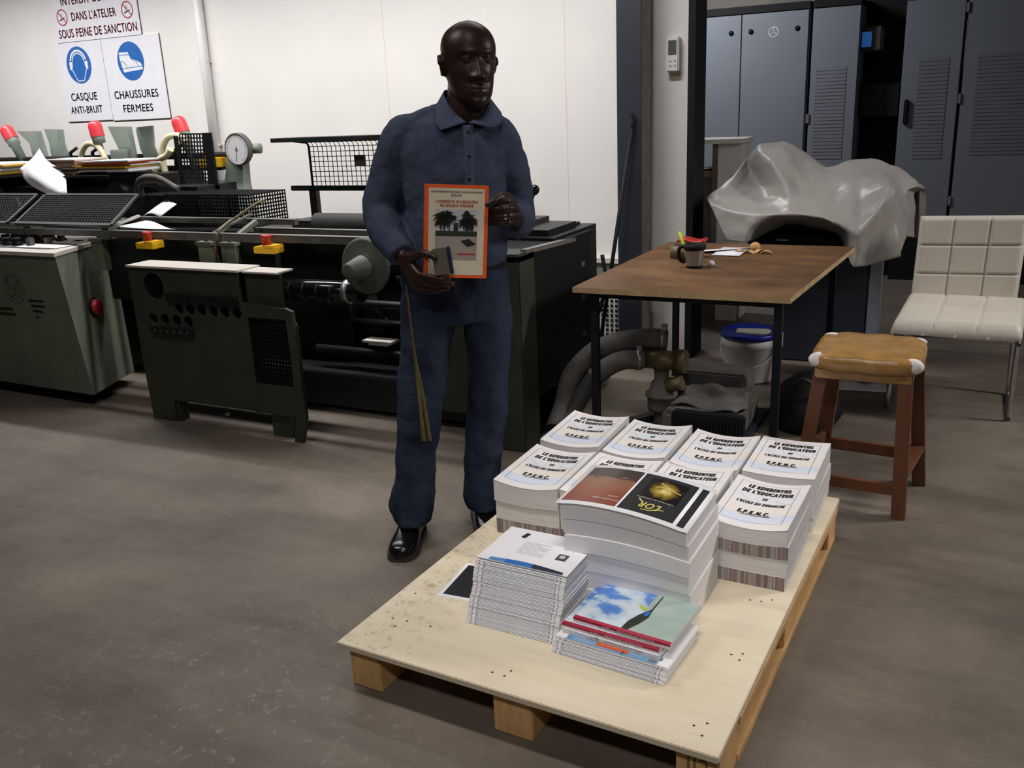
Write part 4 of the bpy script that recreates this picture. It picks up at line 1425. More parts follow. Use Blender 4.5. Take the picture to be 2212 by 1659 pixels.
g.cyl((-1.32, 3.92, 0.345), (-1.14, 3.92, 0.345), 0.045, seg=20)
g.cyl((-1.15, 3.92, 0.345), (-1.11, 3.92, 0.345), 0.055, seg=20)
g.cyl((-1.225, 3.92, 0.30), (-1.225, 3.92, 0.35), 0.04, seg=20)
g.cyl((-1.19, 3.9, 0.23), (-1.12, 3.9, 0.25), 0.035, seg=16)
mk('pipe_tee', g, 'brass', t)
pump = t
g = G()
g.surf(lambda u, v: (-1.135 + 0.30 * u + 0.02 * math.sin(v * 5), 3.76 + 0.36 * v + 0.02 * math.sin(u * 6), 0.187 + 0.010 * math.sin(u * 9 + v * 4) + 0.008 * math.sin(v * 11) - 0.03 * max(0, u - 0.9) * 10 * 0.3), 24, 20)
o = mk('rag', g, 'dust')
mods(o, ('SOLIDIFY', dict(thickness=0.008)))
tag(o, 'dusty grey rag spread on top of the vacuum pump', 'rag')




def hose(name, label, pts, r, ribs=None):
    P = spline(pts, 14)
    t = mk(name, G().tube(P, r, 14), 'rubber', pump)
    g = G()
    n = len(P)
    for i in range(int(n * ribs[0]), int(n * ribs[1])):
        for f in (0.25, 0.75):
            if i + 1 >= n:
                continue
            p = P[i].lerp(P[i + 1], f)
            d = (P[i + 1] - P[i]).normalized()
            g.lathe([(r * 0.98, -0.005), (r * 1.12, 0), (r * 0.98, 0.005)], p, d, 14)
    mk('spiral_ribs', g, 'dust', t)
    d = (P[1] - P[0]).normalized()
    mk('hose_clamp', G().lathe([(r, 0.0), (r * 1.22, 0.0), (r * 1.22, 0.018), (r, 0.018)], P[2], d, 20).box(P[2].x - 0.012, P[2].x + 0.012, P[2].y - 0.012, P[2].y + 0.012, P[2].z + r, P[2].z + r + 0.03), 'alu', t)


hose('suction_hose', 'upper thick ribbed suction hose arching from the pump to the floor',
     [(-1.22, 3.98, 0.425), (-1.30, 3.96, 0.43), (-1.42, 3.9, 0.42), (-1.54, 3.86, 0.37), (-1.63, 3.80, 0.26), (-1.652, 3.74, 0.12), (-1.652, 3.64, 0.045)], 0.045, (0.0, 1.0))
hose('suction_hose', 'lower ribbed suction hose curving down from the brass tee',
     [(-1.31, 3.9, 0.345), (-1.40, 3.85, 0.345), (-1.49, 3.8, 0.29), (-1.56, 3.77, 0.19), (-1.61, 3.72, 0.09), (-1.63, 3.64, 0.045)], 0.042, (0.0, 0.45))
g = G()
g.tube(spline([(-1.80, 4.66, 0.70), (-1.77, 4.64, 0.55), (-1.80, 4.63, 0.42), (-1.83, 4.62, 0.30), (-1.83, 4.62, 0.012)], 8), 0.012, 8)
tag(mk('cable', g, 'black'), 'black cable hanging down beside the end of the binding machine', 'cable')

# ------------------------------------------------------------------ bucket
t = thing('bucket', 'white plastic bucket with blue lid behind the right front table leg', 'bucket', (-0.99, 4.87, 0))
bc = (-1.02, 4.87, 0)
mk('pail', G().lathe([(0, 0.004), (0.122, 0.004), (0.126, 0.01), (0.146, 0.20), (0.154, 0.205), (0.154, 0.235), (0.148, 0.255), (0, 0.256)], bc, seg=48), 'white', t)
mk('lid', G().lathe([(0.150, 0.248), (0.160, 0.250), (0.160, 0.272), (0.154, 0.278), (0.146, 0.272), (0, 0.270)], bc, seg=48), 'lid', t)
g = G()
g.flat([(-0.07, -0.055), (0.1, -0.075), (0.12, 0.02), (0.09, 0.075), (-0.08, 0.05)], Vector(bc) + Vector((0, 0, 0.2715)), X, Y)
mk('lid_label', g, 'offwhite', t)
g = G()
g.tube([(-1.02 + 0.158 * math.cos(a), 4.87 + 0.158 * math.sin(a), 0.22 - 0.12 * (-math.sin(a)) if a else 0.22) for a in [PI + PI * i / 20 for i in range(21)]], 0.003, 6)
mk('handle', g, 'offwhite', t)
g = G()
g.box(-0.87, -0.85, 4.83, 4.9, 0.19, 0.27)
mk('lid_tab', g, 'white', t)

# ------------------------------------------------------------------ dark bag below the table end
t = thing('dark_bag', 'slumped black bag on the floor between table leg and stool', 'bag', (-0.66, 4.2, 0))
g = G()
rg = []
for i, (z, rx, ry) in enumerate(((0, .13, .2), (.06, .16, .24), (.13, .14, .2), (.2, .09, .13), (.24, .03, .05))):
    rg.append([(-0.62 + rx * math.cos(2 * PI * k_ / 20) * (1 + .1 * math.sin(k_ * 3 + i)), 4.25 + ry * math.sin(2 * PI * k_ / 20), z) for k_ in range(20)])
g.loft(rg)
mk('sack', g, 'black', t)
mk('strap', G().tube(spline([(-0.66, 4.1, 0.22), (-0.60, 4.05, 0.27), (-0.54, 4.1, 0.2), (-0.52, 4.2, 0.1)], 6), 0.009, 6), 'rubber', t)

# ------------------------------------------------------------------ wooden stool with taped cushion
t = thing('stool', 'reddish wooden stool with brown tape wrapped cushion', 'stool', (-0.29, 3.48, 0))
ft = [(-0.135, 3.31), (-0.50, 3.33), (-0.085, 3.66), (-0.465, 3.69)]
tpz = [(-0.15, 3.325), (-0.435, 3.345), (-0.13, 3.61), (-0.415, 3.63)]
for (a, b), (c, d) in zip(ft, tpz):
    g = G()
    wd_ = 0.024
    g.loft([[(a - wd_, b - wd_, 0), (a + wd_, b - wd_, 0), (a + wd_, b + wd_, 0), (a - wd_, b + wd_, 0)], [(c - wd_, d - wd_, 0.545), (c + wd_, d - wd_, 0.545), (c + wd_, d + wd_, 0.545), (c - wd_, d + wd_, 0.545)]], smooth=False)
    mk('leg', g, 'stoolwood', t)


def lp(i, z):
    f = z / 0.545
    return (ft[i][0] + (tpz[i][0] - ft[i][0]) * f, ft[i][1] + (tpz[i][1] - ft[i][1]) * f, z)


for i, j, z, ww, hh in ((0, 1, 0.105, 0.02, 0.04), (2, 3, 0.125, 0.02, 0.045), (0, 2, 0.165, 0.05, 0.022), (1, 3, 0.165, 0.02, 0.04)):
    mk('stretcher', G().bar(lp(i, z), lp(j, z), ww, hh), 'stoolwood', t)
mk('apron', G().box(-0.455, -0.125, 3.30, 3.65, 0.508, 0.548, bev=0.005), 'tape', t)
g = G()


def cush(u, v):
    x, y = u * 2 - 1, v * 2 - 1
    sx = math.copysign(abs(x) ** 0.9, x)
    e = max(0, 1 - abs(x) ** 6) * max(0, 1 - abs(y) ** 6)
    return x, y, e


rg = []
for z, s_ in ((0.545, 0.97), (0.550, 1.0), (0.582, 1.01), (0.596, 0.975), (0.602, 0.90), (0.605, 0.5)):
    ring = []
    for k_ in range(48):
        a = 2 * PI * k_ / 48
        ca, sa = math.cos(a), math.sin(a)
        q = (abs(ca) ** 5 + abs(sa) ** 5) ** (-1 / 5)
        wob = 1 + 0.004 * math.sin(k_ * 2.1 + z * 60)
        ring.append((-0.287 + 0.19 * q * ca * s_ * wob, 3.47 + 0.195 * q * sa * s_ * wob, z + 0.002 * math.sin(k_ * 1.3)))
    rg.append(ring)
g.loft(rg)
cu = mk('cushion', g, 'tape', t)
for x, y in ((-0.455, 3.30), (-0.12, 3.30), (-0.12, 3.645), (-0.45, 3.645)):
    g = G()
    big = y < 3.4
    g.ball((x + (0.012 if x < -.3 else -0.012), y + (0.014 if big else -0.03), 0.574 if big else 0.590), 0.034 if big else 0.028, 14, (1.15, 0.7, 0.85 if big else 0.5))
    mk('foam_corner', g, 'foam', cu)

# ------------------------------------------------------------------ white padded chair on chrome sled legs
t = thing('padded_chair', 'white quilted chair on chrome sled legs at the right', 'chair', (0.0, 4.8, 0))


def pad(nu, nv, P0, U, V, Nn, puff, th):
    """quilted pad: nu x nv cushions with grooves between them, rounded rim"""
    P0, U, V, Nn = Vector(P0), Vector(U), Vector(V), Vector(Nn).normalized()

    def h(u, v):
        e = 1.0
        for q, n_ in ((u, nu), (v, nv)):
            f = (q * n_) % 1.0
            d = min(f, 1 - f)
            e *= min(1, (d / 0.05)) ** 0.5 if 0 < d < 0.05 else (1.0 if d >= 0.05 else 0.0)
        rim = min(u, 1 - u, v, 1 - v)
        r_ = 1 - (1 - min(1, rim / 0.05)) ** 2
        return th * (0.25 + 0.75 * max(0, r_) ** 0.5) + puff * (e - 1) * (1 if rim > 0.02 else 0)
    g = G()
    K, L = nu * 20, nv * 20
    us = [i / K for i in range(K + 1)]
    g.surf(lambda u, v: P0 + U * u + V * v + Nn * h(u, v), K, L)
    g.surf(lambda u, v: P0 + U * u + V * v, 4, 4)
    for f in (lambda s, q: P0 + U * s + Nn * h(s, 0) * q, lambda s, q: P0 + U * s + V + Nn * h(s, 1) * q,
              lambda s, q: P0 + V * s + Nn * h(0, s) * q, lambda s, q: P0 + U + V * s + Nn * h(1, s) * q):
        g.surf(f, K, 1)
    return g


o = mk('backrest', pad(3, 3, (-0.238, 5.04, 0.455), (0.482, 0, 0.01), (0.012, 0.035, 0.425), (0, -1, 0.08), 0.012, 0.06), 'leather', t)
g = pad(3, 1, (-0.285, 4.47, 0.405), (0.54, 0, 0.0), (0.035, 0.53, 0.035), (0, -0.05, 1), 0.010, 0.065)
o = mk('seat', g, 'leather', t)
for x in (-0.275, 0.245):
    s_ = 1 if x > 0 else -1
    g = G()
    g.tube(spline([(x, 4.99, 0.40), (x + 0.005 * s_, 4.99, 0.10), (x + 0.006 * s_, 4.985, 0.03), (x + 0.006 * s_, 4.95, 0.012), (x + 0.006 * s_, 4.65, 0.012), (x + 0.006 * s_, 4.58, 0.014), (x + 0.006 * s_, 4.555, 0.05), (x, 4.55, 0.2), (x, 4.53, 0.39)], 8), 0.0115, 12)
    mk('leg', g, 'chrome', t)
g = G()
g.cyl((-0.27, 4.56, 0.385), (0.245, 4.56, 0.385), 0.010, seg=10)
g.cyl((-0.27, 4.97, 0.395), (0.245, 4.97, 0.395), 0.010, seg=10)
g.cyl((-0.22, 4.52, 0.395), (-0.22, 5.0, 0.42), 0.010, seg=10)
g.cyl((0.19, 4.52, 0.395), (0.19, 5.0, 0.42), 0.010, seg=10)
mk('under_frame', g, 'chrome', t)
g = G()
g.surf(lambda u, v: (-0.55 + 0.25 * u, 4.80 + 0.12 * v + 0.03 * u, 0.004 + 0.022 * abs(math.sin(u * 4 + 1)) * v), 8, 4)
o = mk('paper_scrap', g, 'paper')
mods(o, ('SOLIDIFY', dict(thickness=0.001)))
tag(o, 'crumpled white paper scrap on the floor behind the stool', 'paper')

# ------------------------------------------------------------------ pallet
PZ = 0.145
pal = thing('pallet', 'pale plywood topped wooden pallet carrying the book stacks', 'pallet', (-1.42, 1.662, 0), R(-2.3))
g = G()
g.box(0, 1.045, 0, 1.46, PZ - 0.018, PZ, bev=0.002)
mk('plywood_top', g, 'ply', pal, local=True)
g = G()
random.seed(9)
for x, y in ((0.10, 0.13), (0.115, 0.165), (0.19, 0.17), (0.45, 0.06), (0.485, 0.06), (0.49, 0.085), (0.965, 0.08), (0.99, 0.10), (0.992, 0.055), (0.965, 0.385), (0.99, 0.40), (0.99, 0.37), (0.97, 0.67), (0.995, 0.69), (0.94, 0.665), (0.07, 0.16), (0.05, 0.3)):
    g.add([(x + 0.0035 * math.cos(k_ * PI / 4), y + 0.0035 * math.sin(k_ * PI / 4), PZ + 0.0004) for k_ in range(8)], [list(range(8))], False)
mk('nail_heads', g, 'rubber', pal, local=True)
for x0, x1 in ((0.015, 0.115), (0.465, 0.575), (0.94, 1.04)):
    for y0, y1 in ((0.03, 0.175), (0.66, 0.80), (1.30, 1.44)):
        g = G().box(x0, x1, y0, y1, 0.0, PZ - 0.018, bev=0.003)
        b = mk('block', g, 'block', pal, local=True)
        if y0 < 0.1 and x0 > 0.9:
            g = G()
            g.text('IJ2', (0.992, 0.0295, 0.062), X, Z, 0.04, 0.05)
            mk('stamped_mark', g, 'brown', b, local=True)
for x0, x1 in ((0.012, 0.118), (0.465, 0.575), (0.937, 1.048)):
    mk('runner_board', G().box(x0 + 0.005, x1 - 0.005, 0.18, 1.42, 0.0, 0.02), 'block', pal, local=True)
    mk('stringer_board', G().box(x0 + 0.003, x1 - 0.001, 0.18, 1.42, PZ - 0.04, PZ - 0.018), 'block', pal, local=True)

# loose printed sheet under the booklets
g = G()
g.box(-1.30, -1.0, 1.985, 2.19, PZ, PZ + 0.0008)
g.mi = 1
g.add([(-1.288, 1.998, PZ + 0.001), (-1.1, 1.998, PZ + 0.001), (-1.1, 2.178, PZ + 0.001), (-1.288, 2.178, PZ + 0.001)], [(0, 1, 2, 3)], False)
o = mk('printed_sheet', g, ['paper', 'ink'])
o.matrix_world = o.matrix_world @ Matrix.Rotation(R(4), 4, 'Z')
tag(o, 'black printed sheet with white border sticking out under the booklet stack', 'sheet')

# ------------------------------------------------------------------ referentiel stacks
NW = 18


def sag(t, A, tilt):
    """how far the curled paper rises above its lowest line, t = 0..1 across"""
    return A * (2 * t - 0.95) ** 2 + tilt * (1 - t)


def text_block(w_, d_, h, Ab, At, Tb, Tt, inset=0.0, streak=False):
    """block of bound paper; bottom and top follow the sag of the stack"""
    g = G()
    xs = [i / NW for i in range(NW + 1)]
    zb = [sag(t, Ab, Tb) for t in xs]
    zt = [h + sag(t, At, Tt) for t in xs]

    def wx(t, z):
        return t * w_ - 0.004 * math.sin(PI * min(1, max(0, z / (h + 1e-6)))) * (1 if t > .5 else -1) * (t == 0 or t == 1)
    g.mi = 1 if streak else 0
    for i in range(NW):
        g.add([(xs[i] * w_, 0, zb[i]), (xs[i + 1] * w_, 0, zb[i + 1]), (xs[i + 1] * w_, 0, zt[i + 1]), (xs[i] * w_, 0, zt[i])], [(0, 1, 2, 3)], False)
    g.mi = 0
    for i in range(NW):
        g.add([(xs[i] * w_, d_, zb[i]), (xs[i + 1] * w_, d_, zb[i + 1]), (xs[i + 1] * w_, d_, zt[i + 1]), (xs[i] * w_, d_, zt[i])], [(3, 2, 1, 0)], False)
        g.add([(xs[i] * w_, 0, zt[i]), (xs[i + 1] * w_, 0, zt[i + 1]), (xs[i + 1] * w_, d_, zt[i + 1]), (xs[i] * w_, d_, zt[i])], [(0, 1, 2, 3)], True)
        g.add([(xs[i] * w_, 0, zb[i]), (xs[i + 1] * w_, 0, zb[i + 1]), (xs[i + 1] * w_, d_, zb[i + 1]), (xs[i] * w_, d_, zb[i])], [(3, 2, 1, 0)], False)
    for t, i in ((0, 0), (1, NW)):
        q = [(t * w_, 0, zb[i]), (t * w_, d_, zb[i]), (t * w_, d_, zt[i]), (t * w_, 0, zt[i])]
        g.add(q, [(0, 1, 2, 3) if t else (3, 2, 1, 0)], False)
    return g


def cover(w_, d_, h, A, T):
    """title sheet lying on the top block: frame line, title lettering"""
    g = G()

    def W(x, y, up=0.0008):
        return Vector((x, y, h + sag(x / w_, A, T) + up))
    g.surf(lambda u, v: W(u * w_ * 0.995, -0.001 + v * (d_ + 0.001)), NW, 4)
    wr = lambda q: W(q.x, q.y, 0.0018)
    g.mi = 1
    cx = 0.5 * w_
    g.text('LE REFERENTIEL', (cx * 1.0, 0.81 * d_, 0), X, Y, 0.064 * d_, 0.57 * w_, smear=0.105, shear=0.22, warp=wr)
    g.text("DE L'EDUCATEUR", (cx * 1.0, 0.705 * d_, 0), X, Y, 0.064 * d_, 0.67 * w_, smear=0.105, shear=0.22, warp=wr)
    g.text('DE', (cx * 1.02, 0.595 * d_, 0), X, Y, 0.044 * d_, 0.065 * w_, smear=0.08, shear=0.22, warp=wr)
    g.text("L'ECOLE DU DIMANCHE", (cx * 0.98, 0.475 * d_, 0), X, Y, 0.048 * d_, 0.63 * w_, smear=0.08, shear=0.22, warp=wr)
    g.text('E.P.K.N.C.', (cx * 0.93, 0.275 * d_, 0), X, Y, 0.064 * d_, 0.40 * w_, smear=0.105, shear=0.22, warp=wr)

    def line(p, q, t):
        p, q = Vector((*p, 0)), Vector((*q, 0))
        n = Vector((-(q - p).y, (q - p).x, 0)).normalized() * t / 2
        for i in range(8):
            a, b = p.lerp(q, i / 8), p.lerp(q, (i + 1) / 8)
            g.add([W(*(v.xy), 0.0016) for v in (a - n, b - n, b + n, a + n)], [(0, 1, 2, 3)], False)
    line((0.30 * w_, 0.255 * d_), (0.70 * w_, 0.255 * d_), 0.0028)
    x0, x1, y0, y1 = 0.09 * w_, 0.88 * w_, 0.12 * d_, 0.92 * d_
    line((x0, y0), (x0, y1), 0.0009)
    line((x1, y0), (x1, y1), 0.0009)
    line((x0, y1), (x1, y1), 0.0008)
    line((x0, y0), (x1, y0), 0.0007)
    g.mi = 2
    # faint grey folds of the watermark
    for pts in ([(0.15, 0.66), (0.3, 0.56), (0.42, 0.5)], [(0.42, 0.46), (0.43, 0.56), (0.40, 0.64)], [(0.64, 0.62), (0.78, 0.56), (0.88, 0.55)], [(0.7, 0.5), (0.68, 0.58)]):
        for a, b in zip(pts[:-1], pts[1:]):
            line((a[0] * w_, a[1] * d_), (b[0] * w_, b[1] * d_), 0.0016)
    return g


LW = [(0.045, 1), (0.055, 0), (0.04, 1), (0.045, 0)]
stacks = [
    # name in words, x, y, rot, layers bottom to top (height, printed edge), sag
    ('front left', -1.318, 2.405, 0.3, [(0.050, 1), (0.058, 0), (0.066, 0)], 0.016, 0.004),
    ('front row second', -1.085, 2.41, -0.5, [(0.048, 1), (0.06, 0), (0.07, 0)], 0.012, 0.002),
    ('front row third', -0.845, 2.42, -0.8, [(0.048, 1), (0.06, 0), (0.07, 0)], 0.012, 0.0),
    ('front right', -0.600, 2.372, -1.5, [(0.042, 1), (0.052, 0), (0.036, 1), (0.046, 0)], 0.016, 0.004),
    ('back left', -1.325, 2.785, 0.6, [(0.05, 0), (0.06, 0), (0.068, 0)], 0.014, 0.004),
    ('back row second', -1.078, 2.77, -0.5, [(0.05, 0), (0.06, 0), (0.07, 0)], 0.014, 0.0),
    ('back row third', -0.832, 2.745, -1.2, [(0.048, 0), (0.06, 0), (0.068, 0)], 0.016, 0.002),
    ('back right', -0.592, 2.775, -0.6, [(0.05, 0), (0.06, 0), (0.07, 0)], 0.006, 0.0),
]
bgrp = 'thick unbound copies of the referentiel stacked on the pallet'
bw, bd = 0.228, 0.343
random.seed(21)
for nm, x, y, rz, lay, A, T in stacks:
    tot = sum(h for h, _ in lay)
    z = 0.0
    n = len(lay)
    for i, (h, st) in enumerate(lay):
        top = i == n - 1
        fb, ft_ = z / tot, (z + h) / tot
        w_ = bw + random.uniform(-0.003, 0.003)
        pos = ('topmost' if top else 'bottom' if i == 0 else ['', 'second from bottom', 'third from bottom'][i])
        look = 'white book block titled LE REFERENTIEL' if top else ('book block with coloured streaked edge' if st else 'plain white book block')
        t = thing('book_block', '%s, %s in the %s stack%s' % (look, pos, nm, ' from left' if 'row' in nm else ''), 'book', (x + random.uniform(-.002, .002), y + random.uniform(-.003, .003), PZ + z + 0.0002), R(rz + random.uniform(-.5, .5)), bgrp)
        g = text_block(w_, bd, h - 0.0006, A * fb ** 1.5, A * ft_ ** 1.5, T * fb, T * ft_, streak=bool(st))
        mk('page_block', g, ['pages', 'streaks'], t, local=True)
        if top:
            mk('title_sheet', cover(w_, bd, h - 0.0006, A, T), ['cover', 'ink', 'greyink'], t, local=True)
        z += h

# ------------------------------------------------------------------ tall pile of trimmed sheets in the middle
cgrp = 'reams in the tall white pile'
lay = [0.056, 0.05, 0.05, 0.046, 0.042, 0.046]
cw, cd = 0.357, 0.285


def hump(t, A):
    return A * (1 - ((t - 0.30) / 0.70) ** 2) if t > 0.30 else A * (1 - ((0.30 - t) / 0.55) ** 2)


z = 0.0
tot = sum(lay)
onames = ['bottom', 'second from bottom', 'third from bottom', 'fourth from bottom', 'fifth from bottom', 'topmost']
for i, h in enumerate(lay):
    fb, ft_ = z / tot, (z + h) / tot
    Ab, At = 0.030 * fb, 0.030 * ft_
    g = G()
    xs = [k_ / NW for k_ in range(NW + 1)]
    zb = [hump(t, Ab) for t in xs]
    zt = [h - 0.0008 + hump(t, At) for t in xs]
    lean = 0.012
    for k_ in range(NW):
        for yv, fl in ((0, 0), (cd, 1)):
            q = [(xs[k_] * cw, yv, zb[k_]), (xs[k_ + 1] * cw, yv, zb[k_ + 1]), (xs[k_ + 1] * cw, yv, zt[k_ + 1]), (xs[k_] * cw, yv, zt[k_])]
            g.add(q, [(0, 1, 2, 3)], False)
        g.add([(xs[k_] * cw, 0, zt[k_]), (xs[k_ + 1] * cw, 0, zt[k_ + 1]), (xs[k_ + 1] * cw, cd, zt[k_ + 1]), (xs[k_] * cw, cd, zt[k_])], [(0, 1, 2, 3)], True)
        g.add([(xs[k_] * cw, 0, zb[k_]), (xs[k_ + 1] * cw, 0, zb[k_ + 1]), (xs[k_ + 1] * cw, cd, zb[k_ + 1]), (xs[k_] * cw, cd, zb[k_])], [(3, 2, 1, 0)], False)
    for t, k_ in ((0, 0), (1, NW)):
        g.add([(t * cw, 0, zb[k_]), (t * cw, cd, zb[k_]), (t * cw, cd, zt[k_]), (t * cw, 0, zt[k_])], [(0, 1, 2, 3)], False)
    dx = [0.0, 0.002, -0.003, 0.0, -0.006, -0.012][i]
    dy = [0.0, 0.006, 0.004, 0.0, 0.01, 0.004][i]
    o = mk('paper_ream', g, 'ream', M=Matrix.Translation((-0.925 + dx, 2.075 + dy, PZ + z + 0.0003)) @ Matrix.Rotation(R(-1.2), 4, 'Z'))
    tag(o, 'thick white ream with curved top, %s in the tall middle pile' % onames[i], 'paper', cgrp)
    z += h
# printed cover sheets lying on the pile
sh = thing('cover_sheet', 'printed sheet with rust brown and black cover panels on top of the tall pile', 'sheet', (-0.948, 2.068, PZ + z + 0.001), R(-1.2))
sw, sd = 0.374, 0.29


def SW(x, y, up=0.0):
    return Vector((x, y, hump(min(1, max(0, (x - 0.006) / cw)), 0.030) + up + 0.0012))


g = G()
g.surf(lambda u, v: SW(u * sw, v * sd, 0.0), NW, 2)
o = mk('sheet', g, 'paper', sh, local=True)
mods(o, ('SOLIDIFY', dict(thickness=0.0012)))


def panel(name, x0, x1, y0, y1, m, up=0.0007):
    g = G()
    g.surf(lambda u, v: SW((x0 + (x1 - x0) * u) * sw, (y0 + (y1 - y0) * v) * sd, up), 10, 2)
    return mk(name, g, m, sh, local=True)


panel('rust_cover_print', 0.025, 0.445, 0.075, 0.93, 'rust')
panel('black_cover_print', 0.462, 0.875, 0.075, 0.93, 'ink')
panel('black_strip_print', 0.905, 0.957, 0.06, 0.93, 'ink')
pg = panel('gold_picture_print', 0.53, 0.82, 0.40, 0.86, 'gold', 0.001)
g = G()
wr = lambda q: SW(q.x, q.y, 0.0016)
g.text('CAPTEUR ALUMINIUM', (0.668 * sw, 0.40 * sd, 0), -X, -Y, 0.020 * sd, 0.27 * sw, warp=wr)
mk('cover_lettering', g, ['offwhite', 'goldink'], sh, local=True)
g = G()
g.text('DANGER LIBRE', (0.335 * sw, 0.20 * sd, 0), -X, -Y, 0.026 * sd, 0.20 * sw, shear=0.15, warp=wr)
g.text('LUKE', (0.375 * sw, 0.28 * sd, 0), -X, -Y, 0.028 * sd, 0.075 * sw, shear=0.15, warp=wr)
mk('cover_lettering', g, ['offwhite', 'goldink'], sh, local=True)
g = G()
g.mi = 1
g.text('LOR', (0.665 * sw, 0.30 * sd, 0), -X, -Y, 0.11 * sd, 0.15 * sw, smear=0.04, shear=0.3, warp=wr)
for i_, pts in enumerate(([(0.59, 0.30), (0.57, 0.33), (0.555, 0.36)], [(0.62, 0.15), (0.68, 0.16), (0.73, 0.22), (0.77, 0.23)], [(0.60, 0.66), (0.64, 0.70), (0.69, 0.68), (0.73, 0.60)], [(0.62, 0.77), (0.68, 0.72), (0.75, 0.66), (0.80, 0.64)])):
    if i_ == 2:
        mk('gold_logo', g, ['offwhite', 'goldink'], sh, local=True)
        g = G()
        g.mi = 1
    for a, b in zip(pts[:-1], pts[1:]):
        p, q = Vector((a[0] * sw, a[1] * sd)), Vector((b[0] * sw, b[1] * sd))
        n_ = Vector((-(q - p).y, (q - p).x)).normalized() * 0.0022
        g.add([SW(*v, 0.0016) for v in (p - n_, q - n_, q + n_, p + n_)], [(0, 1, 2, 3)], False)
mk('gold_wing_print', g, ['offwhite', 'goldink'], sh, local=True)

# ------------------------------------------------------------------ stapled booklets
random.seed(33)
kw, kd, kh = 0.275, 0.205, 0.0031


def booklet_mesh(w_, d_, h):
    g = G()
    g.box(0, w_, 0.0006, d_, 0, h)
    xs = [0, 0.012, 0.015, 0.026, 0.029, w_ - 0.026, w_ - 0.0235, w_ - 0.016, w_ - 0.0135, w_]
    for i, (a, b) in enumerate(zip(xs[:-1], xs[1:])):
        g.mi = 2 if i in (1, 3, 5, 7) else (1 if i == 4 else 0)
        zc = h * 0.985
        g.add([(a, 0, 0), (b, 0, 0), (b, 0, zc), (a, 0, zc)], [(0, 1, 2, 3)], False)
        g.mi = 0
        g.add([(a, 0, zc), (b, 0, zc), (b, 0.0006, h), (a, 0.0006, h)], [(0, 1, 2, 3)], False)
    return g


MT['bookside'] = mat('grey_tinted_fold', (196, 199, 206), 0.75, var=0.10, scale=220, st=(1, 1, 1))
MT['tick'] = mat('blue_grey_trim_mark', (120, 124, 138), 0.7, var=0.6, scale=200)
kgrp = 'stapled booklets in the knee high front left stack'
b0 = mk('booklet', booklet_mesh(kw, kd, kh), ['paper', 'bookside', 'tick'], M=Matrix.Translation((-1.142, 1.882, PZ)))
n_b = 52
seps = (13, 22, 33)
for i in range(n_b - 1):
    z = PZ + i * kh + 0.0003 + 0.0016 * sum(1 for s_ in seps if i >= s_)
    f = i / n_b
    loc = (-1.142 + 0.004 * f + random.uniform(-.0012, .0012) + (0.003 if (i > 22 and i < 33) else 0), 1.880 + 0.068 * f + random.uniform(-.0005, .0005), z)
    rz = R(-1.5 + random.uniform(-.12, .12))
    if i == 0:
        o = b0
        o.location, o.rotation_euler = loc, (0, 0, rz)
    else:
        o = b0.copy()
        COL.objects.link(o)
        o.location, o.rotation_euler = loc, (0, 0, rz)
    tag(o, 'white stapled booklet in the front left stack, below its blue banded top one', 'booklet', kgrp)
topz = PZ + n_b * kh + 0.0052
tb = thing('booklet', 'topmost stapled booklet with blue band and small portrait, front left stack', 'booklet', (-1.136, 1.949, topz), R(-1.8), kgrp)
mk('pages', booklet_mesh(kw, kd, kh), ['paper', 'bookside', 'tick'], tb, local=True)
g = G()
zt = kh + 0.0004
g.mi = 0
for i in range(24):
    t0, t1 = i / 24, (i + 1) / 24
    a, b = 0.035 + t0 * 0.225, 0.035 + t1 * 0.225
    h0, h1 = 0.012 + 0.012 * math.sin(PI * (1 - t0) * 0.9), 0.012 + 0.012 * math.sin(PI * (1 - t1) * 0.9)
    g.mi = 0 if i < 5 else (1 if i < 14 else 2)
    g.add([(a, 0.001, zt), (b, 0.001, zt), (b, 0.001 + h1, zt), (a, 0.001 + h0, zt)], [(0, 1, 2, 3)], False)
g.mi = 3
for r_ in range(9):
    y = 0.065 + r_ * 0.0085
    x0 = 0.085 + 0.004 * r_ * 0
    g.add([(x0, y, zt), (x0 + 0.085 - (0.03 if r_ % 4 == 3 else 0), y, zt), (x0 + 0.085 - (0.03 if r_ % 4 == 3 else 0), y + 0.003, zt), (x0, y + 0.003, zt)], [(0, 1, 2, 3)], False)
for r_ in range(3):
    g.add([(0.21 + 0.012 * r_, 0.125, zt), (0.213 + 0.012 * r_, 0.125, zt), (0.213 + 0.012 * r_, 0.155, zt), (0.21 + 0.012 * r_, 0.155, zt)], [(0, 1, 2, 3)], False)
g.mi = 2
g.add([(0.058, 0.155, zt), (0.072, 0.150, zt), (0.078, 0.180, zt), (0.064, 0.185, zt)], [(0, 1, 2, 3)], False)
g.mi = 4
g.add([(0.205, 0.07, zt), (0.236, 0.07, zt), (0.236, 0.105, zt), (0.205, 0.105, zt)], [(0, 1, 2, 3)], False)
g.mi = 3
g.ring2d(0, 0.009, (0.22, 0.09, zt + 0.0004), X, Y, 16)
mk('back_cover_print', g, ['bluecover', 'blueink', 'navy', 'greyink', 'darkink'], tb, local=True)

